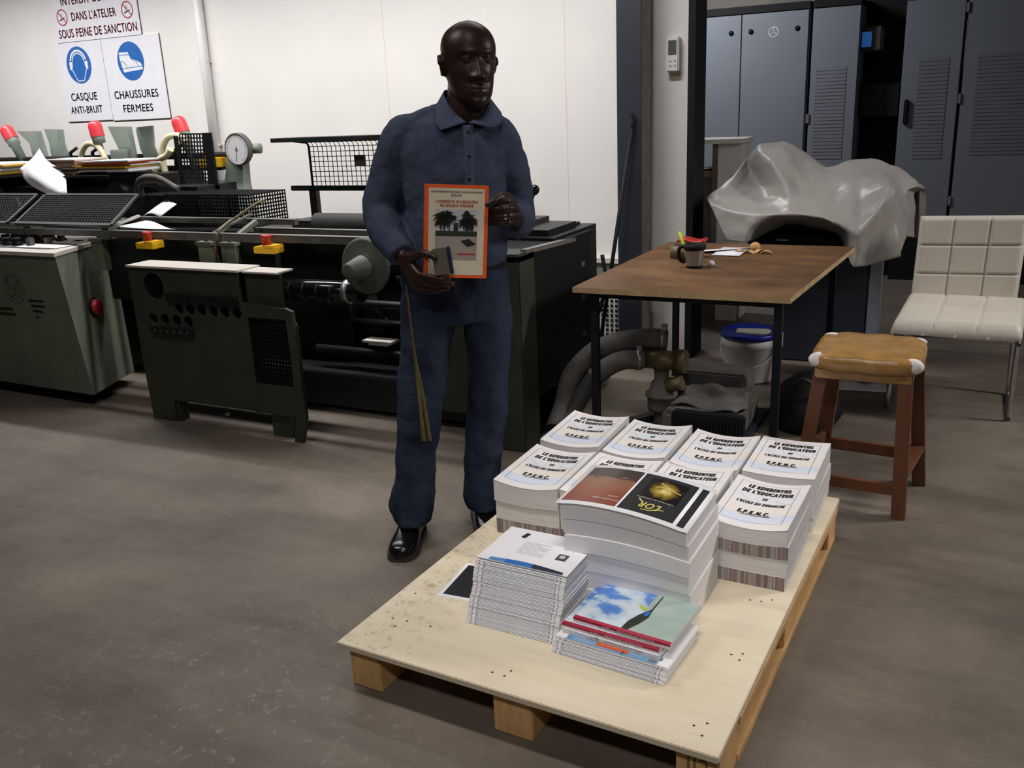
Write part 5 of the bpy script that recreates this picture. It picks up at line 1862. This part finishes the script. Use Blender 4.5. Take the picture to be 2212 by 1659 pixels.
# low stack on the right
lgrp = 'stapled booklets in the low front stack'
lw, ld = 0.31, 0.21
l0 = None
for i in range(13):
    loc = (-0.868 + random.uniform(-.003, .003) + 0.0006 * i, 1.842 + random.uniform(-.0008, .0008) + 0.001 * i, PZ + 0.0003 + i * kh)
    rz = R(-5.0 + random.uniform(-.2, .2))
    if l0 is None:
        l0 = o = mk('booklet', booklet_mesh(lw, ld, kh), ['paper', 'bookside', 'tick'], M=Matrix.Translation(loc))
    else:
        o = l0.copy()
        COL.objects.link(o)
    o.location, o.rotation_euler = loc, (0, 0, rz)
    tag(o, 'white stapled booklet in the low front stack under the blue covered one', 'booklet', lgrp)
tb = thing('booklet', 'blue covered booklet with orange box directly under the red spined books', 'booklet', (-0.860, 1.855, PZ + 13 * kh + 0.0005), R(-5), lgrp)
mk('pages', booklet_mesh(lw, ld, kh), ['paper', 'bookside', 'tick'], tb, local=True)
g = G()
g.surf(lambda u, v: (0.03 + 0.25 * u, 0.0 + 0.2 * v, kh + 0.0004), 2, 2)
mk('blue_cover_print', g, 'bluecover', tb, local=True)
g = G()
g.add([(0.11, 0.008, kh + 0.0009), (0.20, 0.008, kh + 0.0009), (0.20, 0.05, kh + 0.0009), (0.11, 0.05, kh + 0.0009)], [(0, 1, 2, 3)], False)
g.mi = 1
g.text('2', (0.187, 0.013, kh + 0.0014), -X, -Y, 0.012)
g.text('OFFRE', (0.15, 0.016, kh + 0.0014), -X, -Y, 0.008) if False else None
g.mi = 2
for x, y in ((0.255, 0.004), (0.265, 0.02), (0.24, 0.03), (0.02, 0.03)):
    g.add([(x, y, kh + 0.0008), (x + 0.02, y, kh + 0.0008), (x + 0.02, y + 0.014, kh + 0.0008), (x, y + 0.014, kh + 0.0008)], [(0, 1, 2, 3)], False)
mk('orange_box_print', g, ['orange', 'ink', 'tick'], tb, local=True)

# three red-spined paperbacks
wgrp = 'red spined paperbacks on the low front stack'
ww, wdp, wh = 0.268, 0.205, 0.0135
wb = PZ + 14 * kh + 0.0012
for i, (x, y, rz, lab) in enumerate(((-0.848, 1.874, -5.5, 'bottom'), (-0.850, 1.876, -5.0, 'middle'), (-0.824, 1.892, -6.0, 'topmost'))):
    t = thing('paperback', {'bottom': 'paperback mostly hidden, lowest of the three red spined books', 'middle': 'red spined paperback under the top one, shifted towards the left', 'topmost': 'topmost red spined paperback showing its sky and lagoon cover'}[lab], 'book', (x, y, wb + i * (wh + 0.0004)), R(rz), wgrp)
    g = G()
    g.box(0.0, ww, 0.001, wdp, 0.0006, wh - 0.0006)
    mk('pages', g, 'pages', t, local=True)
    g = G()
    g.surf(lambda u, v: (ww * u, wdp * v, wh), 4, 2)
    mk('front_cover', g, 'sea' if lab != 'bottom' else 'paper', t, local=True)
    if lab == 'topmost':
        fc = t.children[-1] if t.children else None
        g = G()
        g.flat([(0.13, 0.01), (0.148, 0.012), (0.163, 0.05), (0.172, 0.085), (0.168, 0.125), (0.166, 0.2), (0.163, 0.2), (0.163, 0.125), (0.145, 0.09), (0.132, 0.05)], (0, 0, wh + 0.0005), X, Y)
        g.mi = 1
        g.flat([(0.122, 0.135), (0.136, 0.118), (0.156, 0.112), (0.150, 0.125)], (0, 0, wh + 0.001), X, Y)
        g.mi = 2
        g.flat([(0.154, 0.09), (0.166, 0.09), (0.168, 0.112), (0.158, 0.112)], (0, 0, wh + 0.001), X, Y)
        mk('islet_print', g, ['palm', 'pick', 'blueink'], t, local=True)
    g = G()
    g.mi = 1 if lab == 'bottom' else 0
    g.box(-0.0003, ww + 0.0003, -0.0006, 0.0012, wh * 0.5, wh + 0.0003)
    g.box(-0.0003, ww + 0.0003, -0.0004, 0.011, wh + 0.0001, wh + 0.0006)
    g.mi = 1
    g.box(-0.0003, ww + 0.0003, -0.0006, 0.0012, 0, wh * 0.5)
    g.mi = 1 if lab != 'bottom' else 2
    g.text('WALLIS ET FUTUNA', (0.175, -0.0009, wh * 0.93), -X, -Z, wh * 0.30, 0.105)
    g.text('2017', (0.094, -0.0009, wh * 0.93), -X, -Z, wh * 0.32, 0.022, smear=0.04)
    g.mi = 2
    g.text('INDICATEUR DES MARCHES', (0.13, -0.0009, wh * 0.42), -X, -Z, wh * 0.2, 0.12)
    g.text('2017', (0.21, -0.0009, wh * 0.42), -X, -Z, wh * 0.2, 0.016)
    mk('spine', g, ['crimson', 'paper', 'darkink'], t, local=True)

# ------------------------------------------------------------------ the man (local axes: x to the viewer's right, -y towards the viewer)
PM = Matrix.Translation((-1.637, 2.622, 0)) @ Matrix.Rotation(R(31.98), 4, 'Z')


def ering(c, rx, ry, seg=24, d=None, ref=(1, 0, 0), p=2.0):
    """elliptical ring around c, across direction d (vertical when None)"""
    c = Vector(c)
    if d is None:
        ax, ay = Vector((1, 0, 0)), Vector((0, 1, 0))
    else:
        d = Vector(d).normalized()
        ax = Vector(ref)
        ax = (ax - d * ax.dot(d)).normalized()
        ay = d.cross(ax)
    out = []
    for k_ in range(seg):
        a = 2 * PI * k_ / seg
        ca, sa = math.cos(a), math.sin(a)
        if p != 2.0:
            ca = math.copysign(abs(ca) ** (2 / p), ca)
            sa = math.copysign(abs(sa) ** (2 / p), sa)
        out.append(c + ax * (rx * ca) + ay * (ry * sa))
    return out


def limb(g, st, seg=20, ref=(1, 0, 0)):
    """st: (point, rx, ry) stations along a limb, resampled smoothly"""
    P = spline([s_[0] for s_ in st], 6)
    RX = spline([(s_[1], s_[2], 0) for s_ in st], 6)
    rings = []
    for i, p in enumerate(P):
        d = P[min(i + 1, len(P) - 1)] - P[max(i - 1, 0)]
        rings.append(ering(p, RX[i].x, RX[i].y, seg, d, ref))
    g.loft(rings)


HM = Matrix.Translation((0.160, -0.035, 1.503)) @ Matrix.Rotation(R(15), 4, 'Z') @ Matrix.Rotation(R(2.0), 4, 'Y')


def head(g):
    secs = [(-0.012, .022, -.066, .000), (0.0, .031, -.086, .01), (0.014, .044, -.098, .02), (0.035, .058, -.101, .035), (0.06, .067, -.099, .055), (0.09, .074, -.095, .078), (0.12, .079, -.092, .092),
            (0.145, .083, -.091, .100), (0.17, .0865, -.092, .105), (0.192, .0865, -.089, .105), (0.215, .080, -.080, .098), (0.235, .0665, -.066, .084), (0.250, .047, -.046, .062), (0.2595, .028, -.026, .038), (0.2645, .006, -.004, .014)]
    S_ = spline([(a, b, 0) for a, b, c, d in secs], 5)
    T_ = spline([(c, d, 0) for a, b, c, d in secs], 5)
    rings = []
    SEG = 72
    for s_, t_ in zip(S_, T_):
        z, hw = s_.x, s_.y
        yf, yb = t_.x, t_.y
        cy = (yf + yb) / 2
        ring = []
        for k_ in range(SEG):
            a = 2 * PI * k_ / SEG
            x = hw * math.copysign(abs(math.cos(a)) ** 0.92, math.cos(a))
            y = cy + (yb - yf) / 2 * math.sin(a)
            if math.sin(a) < 0:
                fr = -math.sin(a)

                def gs(x0, z0, sx, sz):
                    return math.exp(-((x - x0) / sx) ** 2 - ((z - z0) / sz) ** 2)
                dy = 0.0
                nz = min(1, max(0, (0.156 - z) / 0.06))
                if 0.078 < z < 0.165:
                    dy += 0.027 * nz * math.exp(-(x / (0.010 + 0.011 * nz)) ** 2) * min(1, (z - 0.078) / 0.010)
                dy += 0.011 * (gs(.021, .089, .010, .009) + gs(-.021, .089, .010, .009))
                dy -= 0.012 * (gs(.033, .144, .018, .012) + gs(-.033, .144, .018, .012))
                dy += 0.006 * (gs(.032, .165, .022, .008) + gs(-.032, .165, .022, .008)) + 0.003 * gs(0, .166, .02, .01)
                dy += 0.009 * gs(0, .061, .026, .006) + 0.008 * gs(0, .047, .022, .007) - 0.004 * gs(0, .0545, .026, .003)
                dy += 0.007 * gs(0, .012, .022, .014) - 0.004 * gs(0, .034, .025, .006)
                dy += 0.004 * (gs(.045, .11, .02, .02) + gs(-.045, .11, .02, .02))
                dy -= 0.003 * (gs(.03, .075, .008, .02) + gs(-.03, .075, .008, .02))
                y -= dy * min(1, fr * 1.6)
            ring.append(HM @ Vector((x, y, z)))
        rings.append(ring)
    g.loft(rings)
    for s_ in (-1, 1):
        g.ball(HM @ Vector((s_ * .032, -.0750, .1475)), .0135, 14, (1.2, 1.0, .72))
        g.ball(HM @ Vector((s_ * .032, -.0740, .1368)), .0125, 14, (1.2, 1.0, .60))
        M_ = HM @ Matrix.Translation((s_ * (0.086 if s_ < 0 else 0.083), 0.014, 0.129)) @ Matrix.Rotation(R(s_ * 24), 4, 'Z') @ Matrix.Rotation(R(s_ * 8), 4, 'Y')
        g.ball(M_.translation, 1.0, 18, (0.009, 0.021, 0.034), M_.to_3x3())
        g.ball(M_ @ Vector((0, 0.004, -0.022)), 0.010, 10)
        pts = [M_ @ Vector((s_ * 0.006, 0.018 * math.cos(a), 0.03 * math.sin(a))) for a in [R(-70 + 20 * i) for i in range(13)]]
        g.tube(pts, 0.0055, 8)


g = G()
g.smooth = True
head(g)
limb(g, [((.158, .012, 1.60), .062, .066), ((.152, -.010, 1.53), .064, .080), ((.146, -.012, 1.485), .066, .086), ((.14, .015, 1.445), .074, .072), ((.135, .02, 1.40), .075, .06)], 24)
# trunk, under the shirt
rg = []
for z, cx, hx, hy in ((0.86, .076, .155, .10), (0.95, .078, .155, .105), (1.05, .085, .145, .105), (1.2, .09, .15, .105), (1.32, .093, .155, .105), (1.42, .097, .16, .09), (1.46, .105, .12, .07)):
    rg.append(ering((cx, 0.01, z), hx, hy, 24))
g.loft(rg)
# legs
limb(g, [((-.01, .01, .92), .085, .09), ((-.035, 0, .78), .078, .082), ((-.056, -.02, .62), .056, .06), ((-.085, -.03, .42), .05, .055), ((-.12, -.03, .14), .030, .034), ((-.122, -.02, .055), .026, .03)], 18)
limb(g, [((.16, .02, .92), .085, .09), ((.172, .03, .78), .076, .08), ((.18, .03, .64), .056, .06), ((.165, .045, .42), .05, .055), ((.128, .07, .14), .030, .034), ((.124, .085, .055), .026, .03)], 18)
# feet inside the shoes
g.tube([(-.124, -.01, .035), (-.160, -.15, .032)], [.022, .018], 12)
g.tube([(.122, .09, .035), (.145, -.04, .032)], [.022, .018], 12)
# arms
limb(g, [((-.055, .01, 1.41), .06, .06), ((-.11, .015, 1.30), .05, .052), ((-.158, .02, 1.185), .042, .044), ((-.125, -.075, 1.11), .04, .042), ((-.085, -.160, 1.045), .026, .030)], 18)
limb(g, [((.245, .01, 1.40), .06, .06), ((.285, .035, 1.28), .05, .052), ((.312, .06, 1.145), .042, .044), ((.298, -.05, 1.145), .04, .042), ((.278, -.15, 1.155), .027, .029)], 18)


def digit(g, pts, r):
    n = len(pts)
    P = spline(pts, 5)
    rr = [r * (1.08 - 0.28 * i / (len(P) - 1)) for i in range(len(P))]
    for kn in range(1, n - 1):
        rr[min(len(rr) - 1, kn * 5)] *= 1.10
    g.tube(P, rr, 12)
    g.ball(P[-1], rr[-1] * 1.0, 12)


def hand(g, wrist, fingers, thumb, tm):
    w_ = Vector(wrist)
    for i, f in enumerate(fingers):
        b = Vector(f[0])
        s_ = w_.lerp(b, 0.08) + Vector((0, 0, 0.012 - 0.008 * i))
        g.tube([w_ + (s_ - w_) * 0.2, s_.lerp(b, .5), b], [0.022, 0.0175, 0.0125], 12)
        digit(g, f, [0.0102, 0.0108, 0.0102, 0.009][i])
    for a, b in zip(fingers[:-1], fingers[1:]):
        m_ = (Vector(a[0]) + Vector(b[0])) / 2
        g.tube([w_, m_], [0.022, 0.0125], 10)
    g.tube([w_, Vector(tm), Vector(thumb[0])], [0.022, 0.019, 0.014], 12)
    digit(g, thumb, 0.0125)


# his right hand (viewer's left) under the book, his left hand at the book's edge
FR = [[(-.040, -.252, 1.008), (-.004, -.288, 1.004), (.030, -.300, .998), (.052, -.296, .996)],
      [(-.044, -.248, .990), (-.002, -.282, .984), (.036, -.294, .980), (.062, -.288, .979)],
      [(-.050, -.236, .974), (-.010, -.266, .965), (.024, -.276, .962), (.048, -.272, .962)],
      [(-.058, -.220, .962), (-.026, -.242, .952), (.000, -.252, .950), (.020, -.250, .951)]]
hand(g, (-.085, -.160, 1.045), FR, [(-.052, -.232, 1.062), (-.024, -.275, 1.078), (.000, -.302, 1.074), (.014, -.310, 1.066)], (-.068, -.200, 1.058))
FL = [[(.270, -.218, 1.214), (.246, -.254, 1.222), (.212, -.246, 1.220), (.178, -.222, 1.214)],
      [(.278, -.220, 1.194), (.252, -.258, 1.199), (.216, -.250, 1.196), (.180, -.224, 1.192)],
      [(.278, -.218, 1.172), (.250, -.254, 1.175), (.214, -.247, 1.173), (.178, -.222, 1.170)],
      [(.272, -.212, 1.152), (.246, -.242, 1.153), (.214, -.238, 1.152), (.182, -.220, 1.150)]]
hand(g, (.278, -.15, 1.165), FL, [(.254, -.208, 1.232), (.228, -.252, 1.236), (.203, -.276, 1.226), (.186, -.280, 1.216)], (.266, -.18, 1.212))
man = mk('person', g, 'skin', M=PM)
mods(man, ('REMESH', dict(mode='VOXEL', voxel_size=0.0040, use_smooth_shade=True)), ('SMOOTH', dict(factor=0.5, iterations=3)))
bake(man)
for p in man.data.polygons:
    p.use_smooth = True
tag(man, 'bald man in blue-grey shirt and jeans holding up an orange bordered book', 'person')
MW['person'] = PM
for s_ in (-1, 1):
    g = G()
    g.ball(HM @ Vector((s_ * .032, -.0755, .1425)), 0.0118, 14)
    g.mi = 1
    g.ball(HM @ Vector((s_ * .0325, -.0825, .1425)), 0.0056, 10)
    mk('eye', g, ['eye', 'ink'], man, local=True)

# shirt
g = G()
g.smooth = True
rg = []
for z, cx, cy, hx, hy, p in ((0.955, .080, .005, .150, .115, 2.3), (1.0, .080, .0, .172, .130, 2.3), (1.03, .083, -.004, .181, .140, 2.3), (1.10, .086, -.005, .180, .140, 2.3), (1.2, .090, -.004, .172, .136, 2.3), (1.3, .092, 0, .178, .134, 2.3),
                             (1.37, .094, .004, .192, .126, 2.3), (1.42, .096, .008, .200, .112, 2.2), (1.455, .100, .012, .178, .096, 2.0), (1.478, .108, .016, .135, .082, 2.0), (1.50, .125, .018, .092, .078, 2.0), (1.525, .148, .016, .072, .074, 2.0)):
    rg.append(ering((cx, cy, z), hx, hy, 40, p=p))
g.loft(rg)
limb(g, [((.0, .01, 1.435), .070, .066), ((-.062, .01, 1.405), .078, .078), ((-.108, .012, 1.31), .074, .078), ((-.146, .015, 1.22), .067, .073), ((-.160, .0, 1.175), .060, .068), ((-.140, -.06, 1.125), .060, .064), ((-.115, -.105, 1.085), .052, .055), ((-.092, -.148, 1.052), .043, .046)], 22)
limb(g, [((.18, .01, 1.43), .070, .066), ((.242, .01, 1.395), .078, .078), ((.278, .03, 1.30), .072, .078), ((.300, .05, 1.21), .066, .072), ((.308, .055, 1.15), .062, .068), ((.302, -.01, 1.135), .060, .064), ((.290, -.08, 1.145), .052, .056), ((.280, -.135, 1.155), .044, .047)], 22)
limb(g, [((.135, .02, 1.475), .050, .060), ((.03, .014, 1.455), .052, .062), ((-.062, .01, 1.418), .060, .066)], 18, (0, 1, 0))
limb(g, [((.14, .02, 1.465), .050, .060), ((.20, .014, 1.448), .052, .062), ((.245, .01, 1.405), .060, .066)], 18, (0, 1, 0))
sh_ = mk('shirt', g, 'shirt', man, local=True)
tx = bpy.data.textures.new('shirt_folds', 'CLOUDS')
tx.noise_scale = 0.075
tx.noise_depth = 2
mods(sh_, ('REMESH', dict(mode='VOXEL', voxel_size=0.006, use_smooth_shade=True)), ('SMOOTH', dict(factor=0.5, iterations=6)), ('DISPLACE', dict(texture=tx, strength=0.017, mid_level=0.5, texture_coords='LOCAL')), ('SMOOTH', dict(factor=0.5, iterations=2)))
bake(sh_)
for p in sh_.data.polygons:
    p.use_smooth = True


def band(name, ts, bs, m, parent, th=0.003):
    ts, bs = spline(ts, 6), spline(bs, 6)
    g = G()
    n = len(ts) - 1
    g.surf(lambda u, v: ts[round(u * n)].lerp(bs[round(u * n)], v), n, 3)
    o = mk(name, g, m, parent, local=True)
    mods(o, ('SOLIDIFY', dict(thickness=th)))
    return o


MT['collar'] = mat('shirt_collar_cloth', (66, 73, 92), 0.85, spec=0.12, var=0.08, scale=200)
band('collar', [(.17, .100, 1.560), (.11, .085, 1.565), (.080, .03, 1.560), (.082, -.035, 1.535), (.105, -.080, 1.495), (.140, -.108, 1.462)],
     [(.17, .118, 1.525), (.095, .108, 1.520), (.048, .035, 1.510), (.040, -.045, 1.486), (.044, -.098, 1.460), (.060, -.124, 1.440)], 'collar', sh_)
band('collar', [(.13, .100, 1.560), (.19, .085, 1.555), (.226, .03, 1.540), (.224, -.035, 1.515), (.195, -.080, 1.482), (.150, -.108, 1.460)],
     [(.13, .118, 1.525), (.21, .108, 1.515), (.258, .035, 1.495), (.262, -.045, 1.472), (.250, -.105, 1.452), (.222, -.126, 1.440)], 'collar', sh_)
g = G()
pl_ = [(.146, -.108, 1.452), (.146, -.122, 1.40), (.142, -.132, 1.33), (.138, -.136, 1.26), (.134, -.140, 1.18), (.13, -.146, 1.08), (.128, -.142, 1.0)]
P = spline(pl_, 5)
n = len(P) - 1
g.surf(lambda u, v: P[round(v * n)] + Vector(((u - .5) * 0.036, -0.004 + 0.004 * abs(u - .5) * 2, 0)), 2, n)
o = mk('button_placket', g, 'collar', sh_, local=True)
mods(o, ('SOLIDIFY', dict(thickness=0.004)))
for z in (1.435, 1.365, 1.295):
    i = min(range(n + 1), key=lambda q: abs(P[q].z - z))
    mk('button', G().lathe([(0, 0), (0.006, 0), (0.006, 0.002), (0, 0.003)], P[i] + Vector((0, -0.005, 0)), (0, -1, 0), 14), 'ink', sh_, local=True)

# jeans
g = G()
g.smooth = True
rg = []
for z, hx, hy in ((0.80, .165, .118), (0.86, .180, .126), (0.93, .186, .130), (0.985, .180, .132), (1.0, .178, .132)):
    rg.append(ering((.077, .008, z), hx, hy, 36, p=2.2))
g.loft(rg)
limb(g, [((-.02, .005, .90), .088, .112), ((-.028, .0, .80), .094, .108), ((-.042, -.008, .71), .090, .099), ((-.056, -.018, .62), .087, .090), ((-.078, -.026, .48), .079, .084), ((-.098, -.034, .35), .074, .080), ((-.116, -.042, .23), .076, .084), ((-.128, -.05, .13), .079, .100), ((-.130, -.055, .075), .070, .105)], 26)
limb(g, [((.175, .012, .90), .090, .112), ((.182, .016, .80), .088, .106), ((.183, .022, .71), .080, .096), ((.180, .028, .63), .076, .086), ((.168, .036, .48), .073, .080), ((.152, .046, .34), .070, .078), ((.138, .052, .22), .072, .080), ((.132, .045, .12), .072, .094), ((.134, .04, .065), .064, .098)], 26)
# flare of the left hem
g.loft([ering((-.150, -.03, .20), .05, .06, 16), ering((-.172, -.03, .13), .045, .055, 16), ering((-.178, -.03, .105), .035, .045, 16)])
jn = mk('jeans', g, 'denim', man, local=True)
tx = bpy.data.textures.new('denim_folds', 'CLOUDS')
tx.noise_scale = 0.10
mods(jn, ('REMESH', dict(mode='VOXEL', voxel_size=0.006, use_smooth_shade=True)), ('SMOOTH', dict(factor=0.5, iterations=5)), ('DISPLACE', dict(texture=tx, strength=0.024, mid_level=0.5, texture_coords='LOCAL')), ('SMOOTH', dict(factor=0.5, iterations=2)))
bake(jn)
for p in jn.data.polygons:
    p.use_smooth = True
g = G()
g.loft([ering((.077, .006, z), .1825, .1365, 40, p=2.2) for z in (0.985, 1.018)], cap=False)
o = mk('belt', g, 'black', jn, local=True)
mods(o, ('SOLIDIFY', dict(thickness=0.004)))


def shoe(heel, toe):
    heel, toe = Vector(heel), Vector(toe)
    d = (toe - heel)
    L = d.length
    d.normalize()
    s_ = Vector((d.y, -d.x, 0))
    st = [(-.006, .018, .03), (0.005, .030, .055), (.03, .038, .105), (.08, .040, .115), (.12, .044, .098), (.17, .051, .076), (.21, .053, .066), (.245, .049, .060), (.272, .036, .050), (.284, .016, .032)]
    Q = spline([(a, b, c) for a, b, c in st], 4)
    rg = []
    for q in Q:
        c = heel + d * (q.x * L / 0.284)
        ring = []
        for k_ in range(24):
            a = 2 * PI * k_ / 24
            ca, sa = math.cos(a), math.sin(a)
            ring.append(c + s_ * (q.y * math.copysign(abs(ca) ** .8, ca)) + Vector((0, 0, 0.018 + (q.z - 0.018) * max(0, sa) ** .8 if sa > 0 else 0.018 + 0.006 * sa)))
        rg.append(ring)
    g = G()
    g.loft(rg)
    o = mk('shoe', g, 'shoe', man, local=True)
    g = G()
    out = []
    for q in Q:
        c = heel + d * (q.x * L / 0.284)
        out.append((c + s_ * (q.y + .003), c - s_ * (q.y + .003)))
    ring = [a for a, b in out] + [b for a, b in out[::-1]]
    g.loft([[Vector((p.x, p.y, 0)) for p in ring], [Vector((p.x, p.y, 0.02)) for p in ring]], smooth=False)
    mk('sole', g, 'rubber', o, local=True)


shoe((-.118, .03, 0), (-.185, -.235, 0))
shoe((.120, .125, 0), (.152, -.145, 0))
# ring on the finger
g = G()
a, b = Vector((.250, -.254, 1.175)), Vector((.214, -.247, 1.173))
g.lathe([(0.0105, -0.003), (0.0125, -0.003), (0.0125, 0.003), (0.0105, 0.003), (0.0105, -0.003)], a.lerp(b, 0.25), b - a, 20)
mk('finger_ring', g, 'chrome', man, local=True)

# the book he shows, and the case in his other hand
bl, br_, tl = Vector((-.026, -.275, 1.002)), Vector((.170, -.262, .985)), Vector((-.002, -.262, 1.287))
U, V = (br_ - bl), (tl - bl)
bwid, bhei = U.length, V.length
U.normalize()
V = (V - U * V.dot(U)).normalized()
Wn = U.cross(V).normalized()          # out of the cover, towards the viewer
if Wn.y > 0:
    Wn = -Wn
BM = PM @ Matrix.Translation(bl) @ Matrix((U, V, U.cross(V))).transposed().to_4x4()
hb = thing('held_book', 'orange bordered book with palm tree photo held up by the man', 'book', (0, 0, 0))
hb.matrix_world = BM
MW[hb.name] = BM
fz = 1 if (U.cross(V)).y < 0 else -1
th = 0.024


def zf(a):
    return fz * a


g = G()
g.box(0.001, bwid - 0.002, 0.002, bhei - 0.002, min(zf(-th + .001), zf(-.001)), max(zf(-th + .001), zf(-.001)))
mk('pages', g, 'pages', hb, local=True)
g = G()
g.box(0, bwid, 0, bhei, min(zf(-.001), 0), max(zf(-.001), 0))
g.box(0, bwid, 0, bhei, min(zf(-th), zf(-th + .001)), max(zf(-th), zf(-th + .001)))
g.box(-0.001, 0.001, 0, bhei, min(zf(-th), 0), max(zf(-th), 0))
bcv = mk('cover', g, 'orange', hb, local=True)


def rect(g, x0, x1, y0, y1, lv):
    z = zf(0.0004 * lv)
    g.add([(x0 * bwid, y0 * bhei, z), (x1 * bwid, y0 * bhei, z), (x1 * bwid, y1 * bhei, z), (x0 * bwid, y1 * bhei, z)], [(0, 1, 2, 3)], False)


g = G()
rect(g, .06, .94, .035, .965, 1)
mk('cream_field', g, 'creamcov', bcv, local=True)
g = G()
zt = zf(0.0009)
g.text('EGLISE PROTESTANTE DE KANAKY NOUVELLE CALEDONIE', (.5 * bwid, .92 * bhei, zt), X, Y, .011 * bhei * 1.4, .80 * bwid, smear=.05)
g.text('E.P.K.N.C.', (.5 * bwid, .882 * bhei, zt), X, Y, .022 * bhei, .17 * bwid, smear=.05)
g.mi = 1
g.text("LE REFERENTIEL DE L'EDUCATEUR", (.5 * bwid, .812 * bhei, zt), X, Y, .026 * bhei, .66 * bwid, smear=.05)
g.text("DE L'ECOLE DU DIMANCHE", (.5 * bwid, .770 * bhei, zt), X, Y, .026 * bhei, .52 * bwid, smear=.05)
mk('cover_title', g, ['ink', 'red'], bcv, local=True)
g = G()
rect(g, .17, .83, .22, .74, 2)
g.mi = 1
rect(g, .17, .83, .20, .46, 2.5)
g.mi = 2
rect(g, .17, .83, .455, .51, 3)
random.seed(4)
for cx, cy, r in ((.27, .66, .075), (.36, .68, .06), (.24, .60, .05), (.43, .65, .05), (.68, .64, .075), (.62, .60, .06), (.75, .61, .06), (.70, .56, .05), (.33, .60, .06), (.66, .70, .04)):
    for k_ in range(15):
        a_ = 2 * PI * k_ / 15 + random.uniform(-.15, .15)
        L_ = r * random.uniform(1.0, 1.45)
        tip = Vector((cx + 1.5 * L_ * math.cos(a_), cy + .85 * L_ * math.sin(a_) - .02))
        nn_ = Vector((-math.sin(a_) * 1.4, math.cos(a_) * .8)) * r * .26
        mid = Vector((cx, cy)).lerp(tip, .55) + Vector((0, .018))
        g.flat([(p_.x * bwid, p_.y * bhei) for p_ in (Vector((cx, cy)) - nn_, mid - nn_, tip, mid + nn_, Vector((cx, cy)) + nn_)], (0, 0, zf(.0013)), X, Y)
for x0, x1 in ((.30, .325), (.38, .40), (.66, .685), (.72, .74), (.25, .27)):
    rect(g, x0, x1, .50, .62, 3.2)
rect(g, .455, .53, .50, .60, 3.3)
g.mi = 3
g.flat([(.57 * bwid, .405 * bhei), (.68 * bwid, .34 * bhei), (.82 * bwid, .37 * bhei), (.70 * bwid, .43 * bhei)], (0, 0, zf(.0014)), X, Y)
g.mi = 4
rect(g, .52, .80, .255, .27, 3.4)
mk('cover_photo', g, ['hazy', 'sand', 'palm', 'ink', 'red'], bcv, local=True)
g = G()
c0 = Vector((.036, -.305, 1.054))
ax = Vector((.97, -.12, .10)).normalized()
az = Vector((-.06, .0, 1.0))
az = (az - ax * az.dot(ax)).normalized()
ay = az.cross(ax)
CM = PM @ Matrix.Translation(c0) @ Matrix((ax, ay, az)).transposed().to_4x4()
g.box(-.030, .018, -.007, .007, -.042, .042, bev=0.003)
g.mi = 1
g.box(.0175, .0285, -.0075, .0075, -.043, .043, bev=0.002)
o = mk('phone_case', g, ['olive', 'navy'], M=CM)
tag(o, 'small olive case with dark navy edge held in front of the book', 'case')
# strap hanging from his pocket
g = G()
for s_, dx in ((0, 0.0), (1, 0.012)):
    P = spline([(-.088, -.128, .955), (-.084, -.132, .86), (-.078, -.124, .72), (-.074 + dx, -.122, .58), (-.070 + dx * 1.6, -.128, .44), (-.070 + dx * 1.8, -.126, .40)], 6)
    n = len(P) - 1
    wv = lambda v: 0.0025 + 0.006 * v
    g.surf(lambda u, v: P[round(v * n)] + Vector(((u - .5) * wv(v) * 2, 0.002 * s_, 0)), 2, n)
o = mk('key_strap', g, 'strap', M=PM)
mods(o, ('SOLIDIFY', dict(thickness=0.002)))
tag(o, "olive yellow strap hanging from the man's trouser pocket", 'strap')
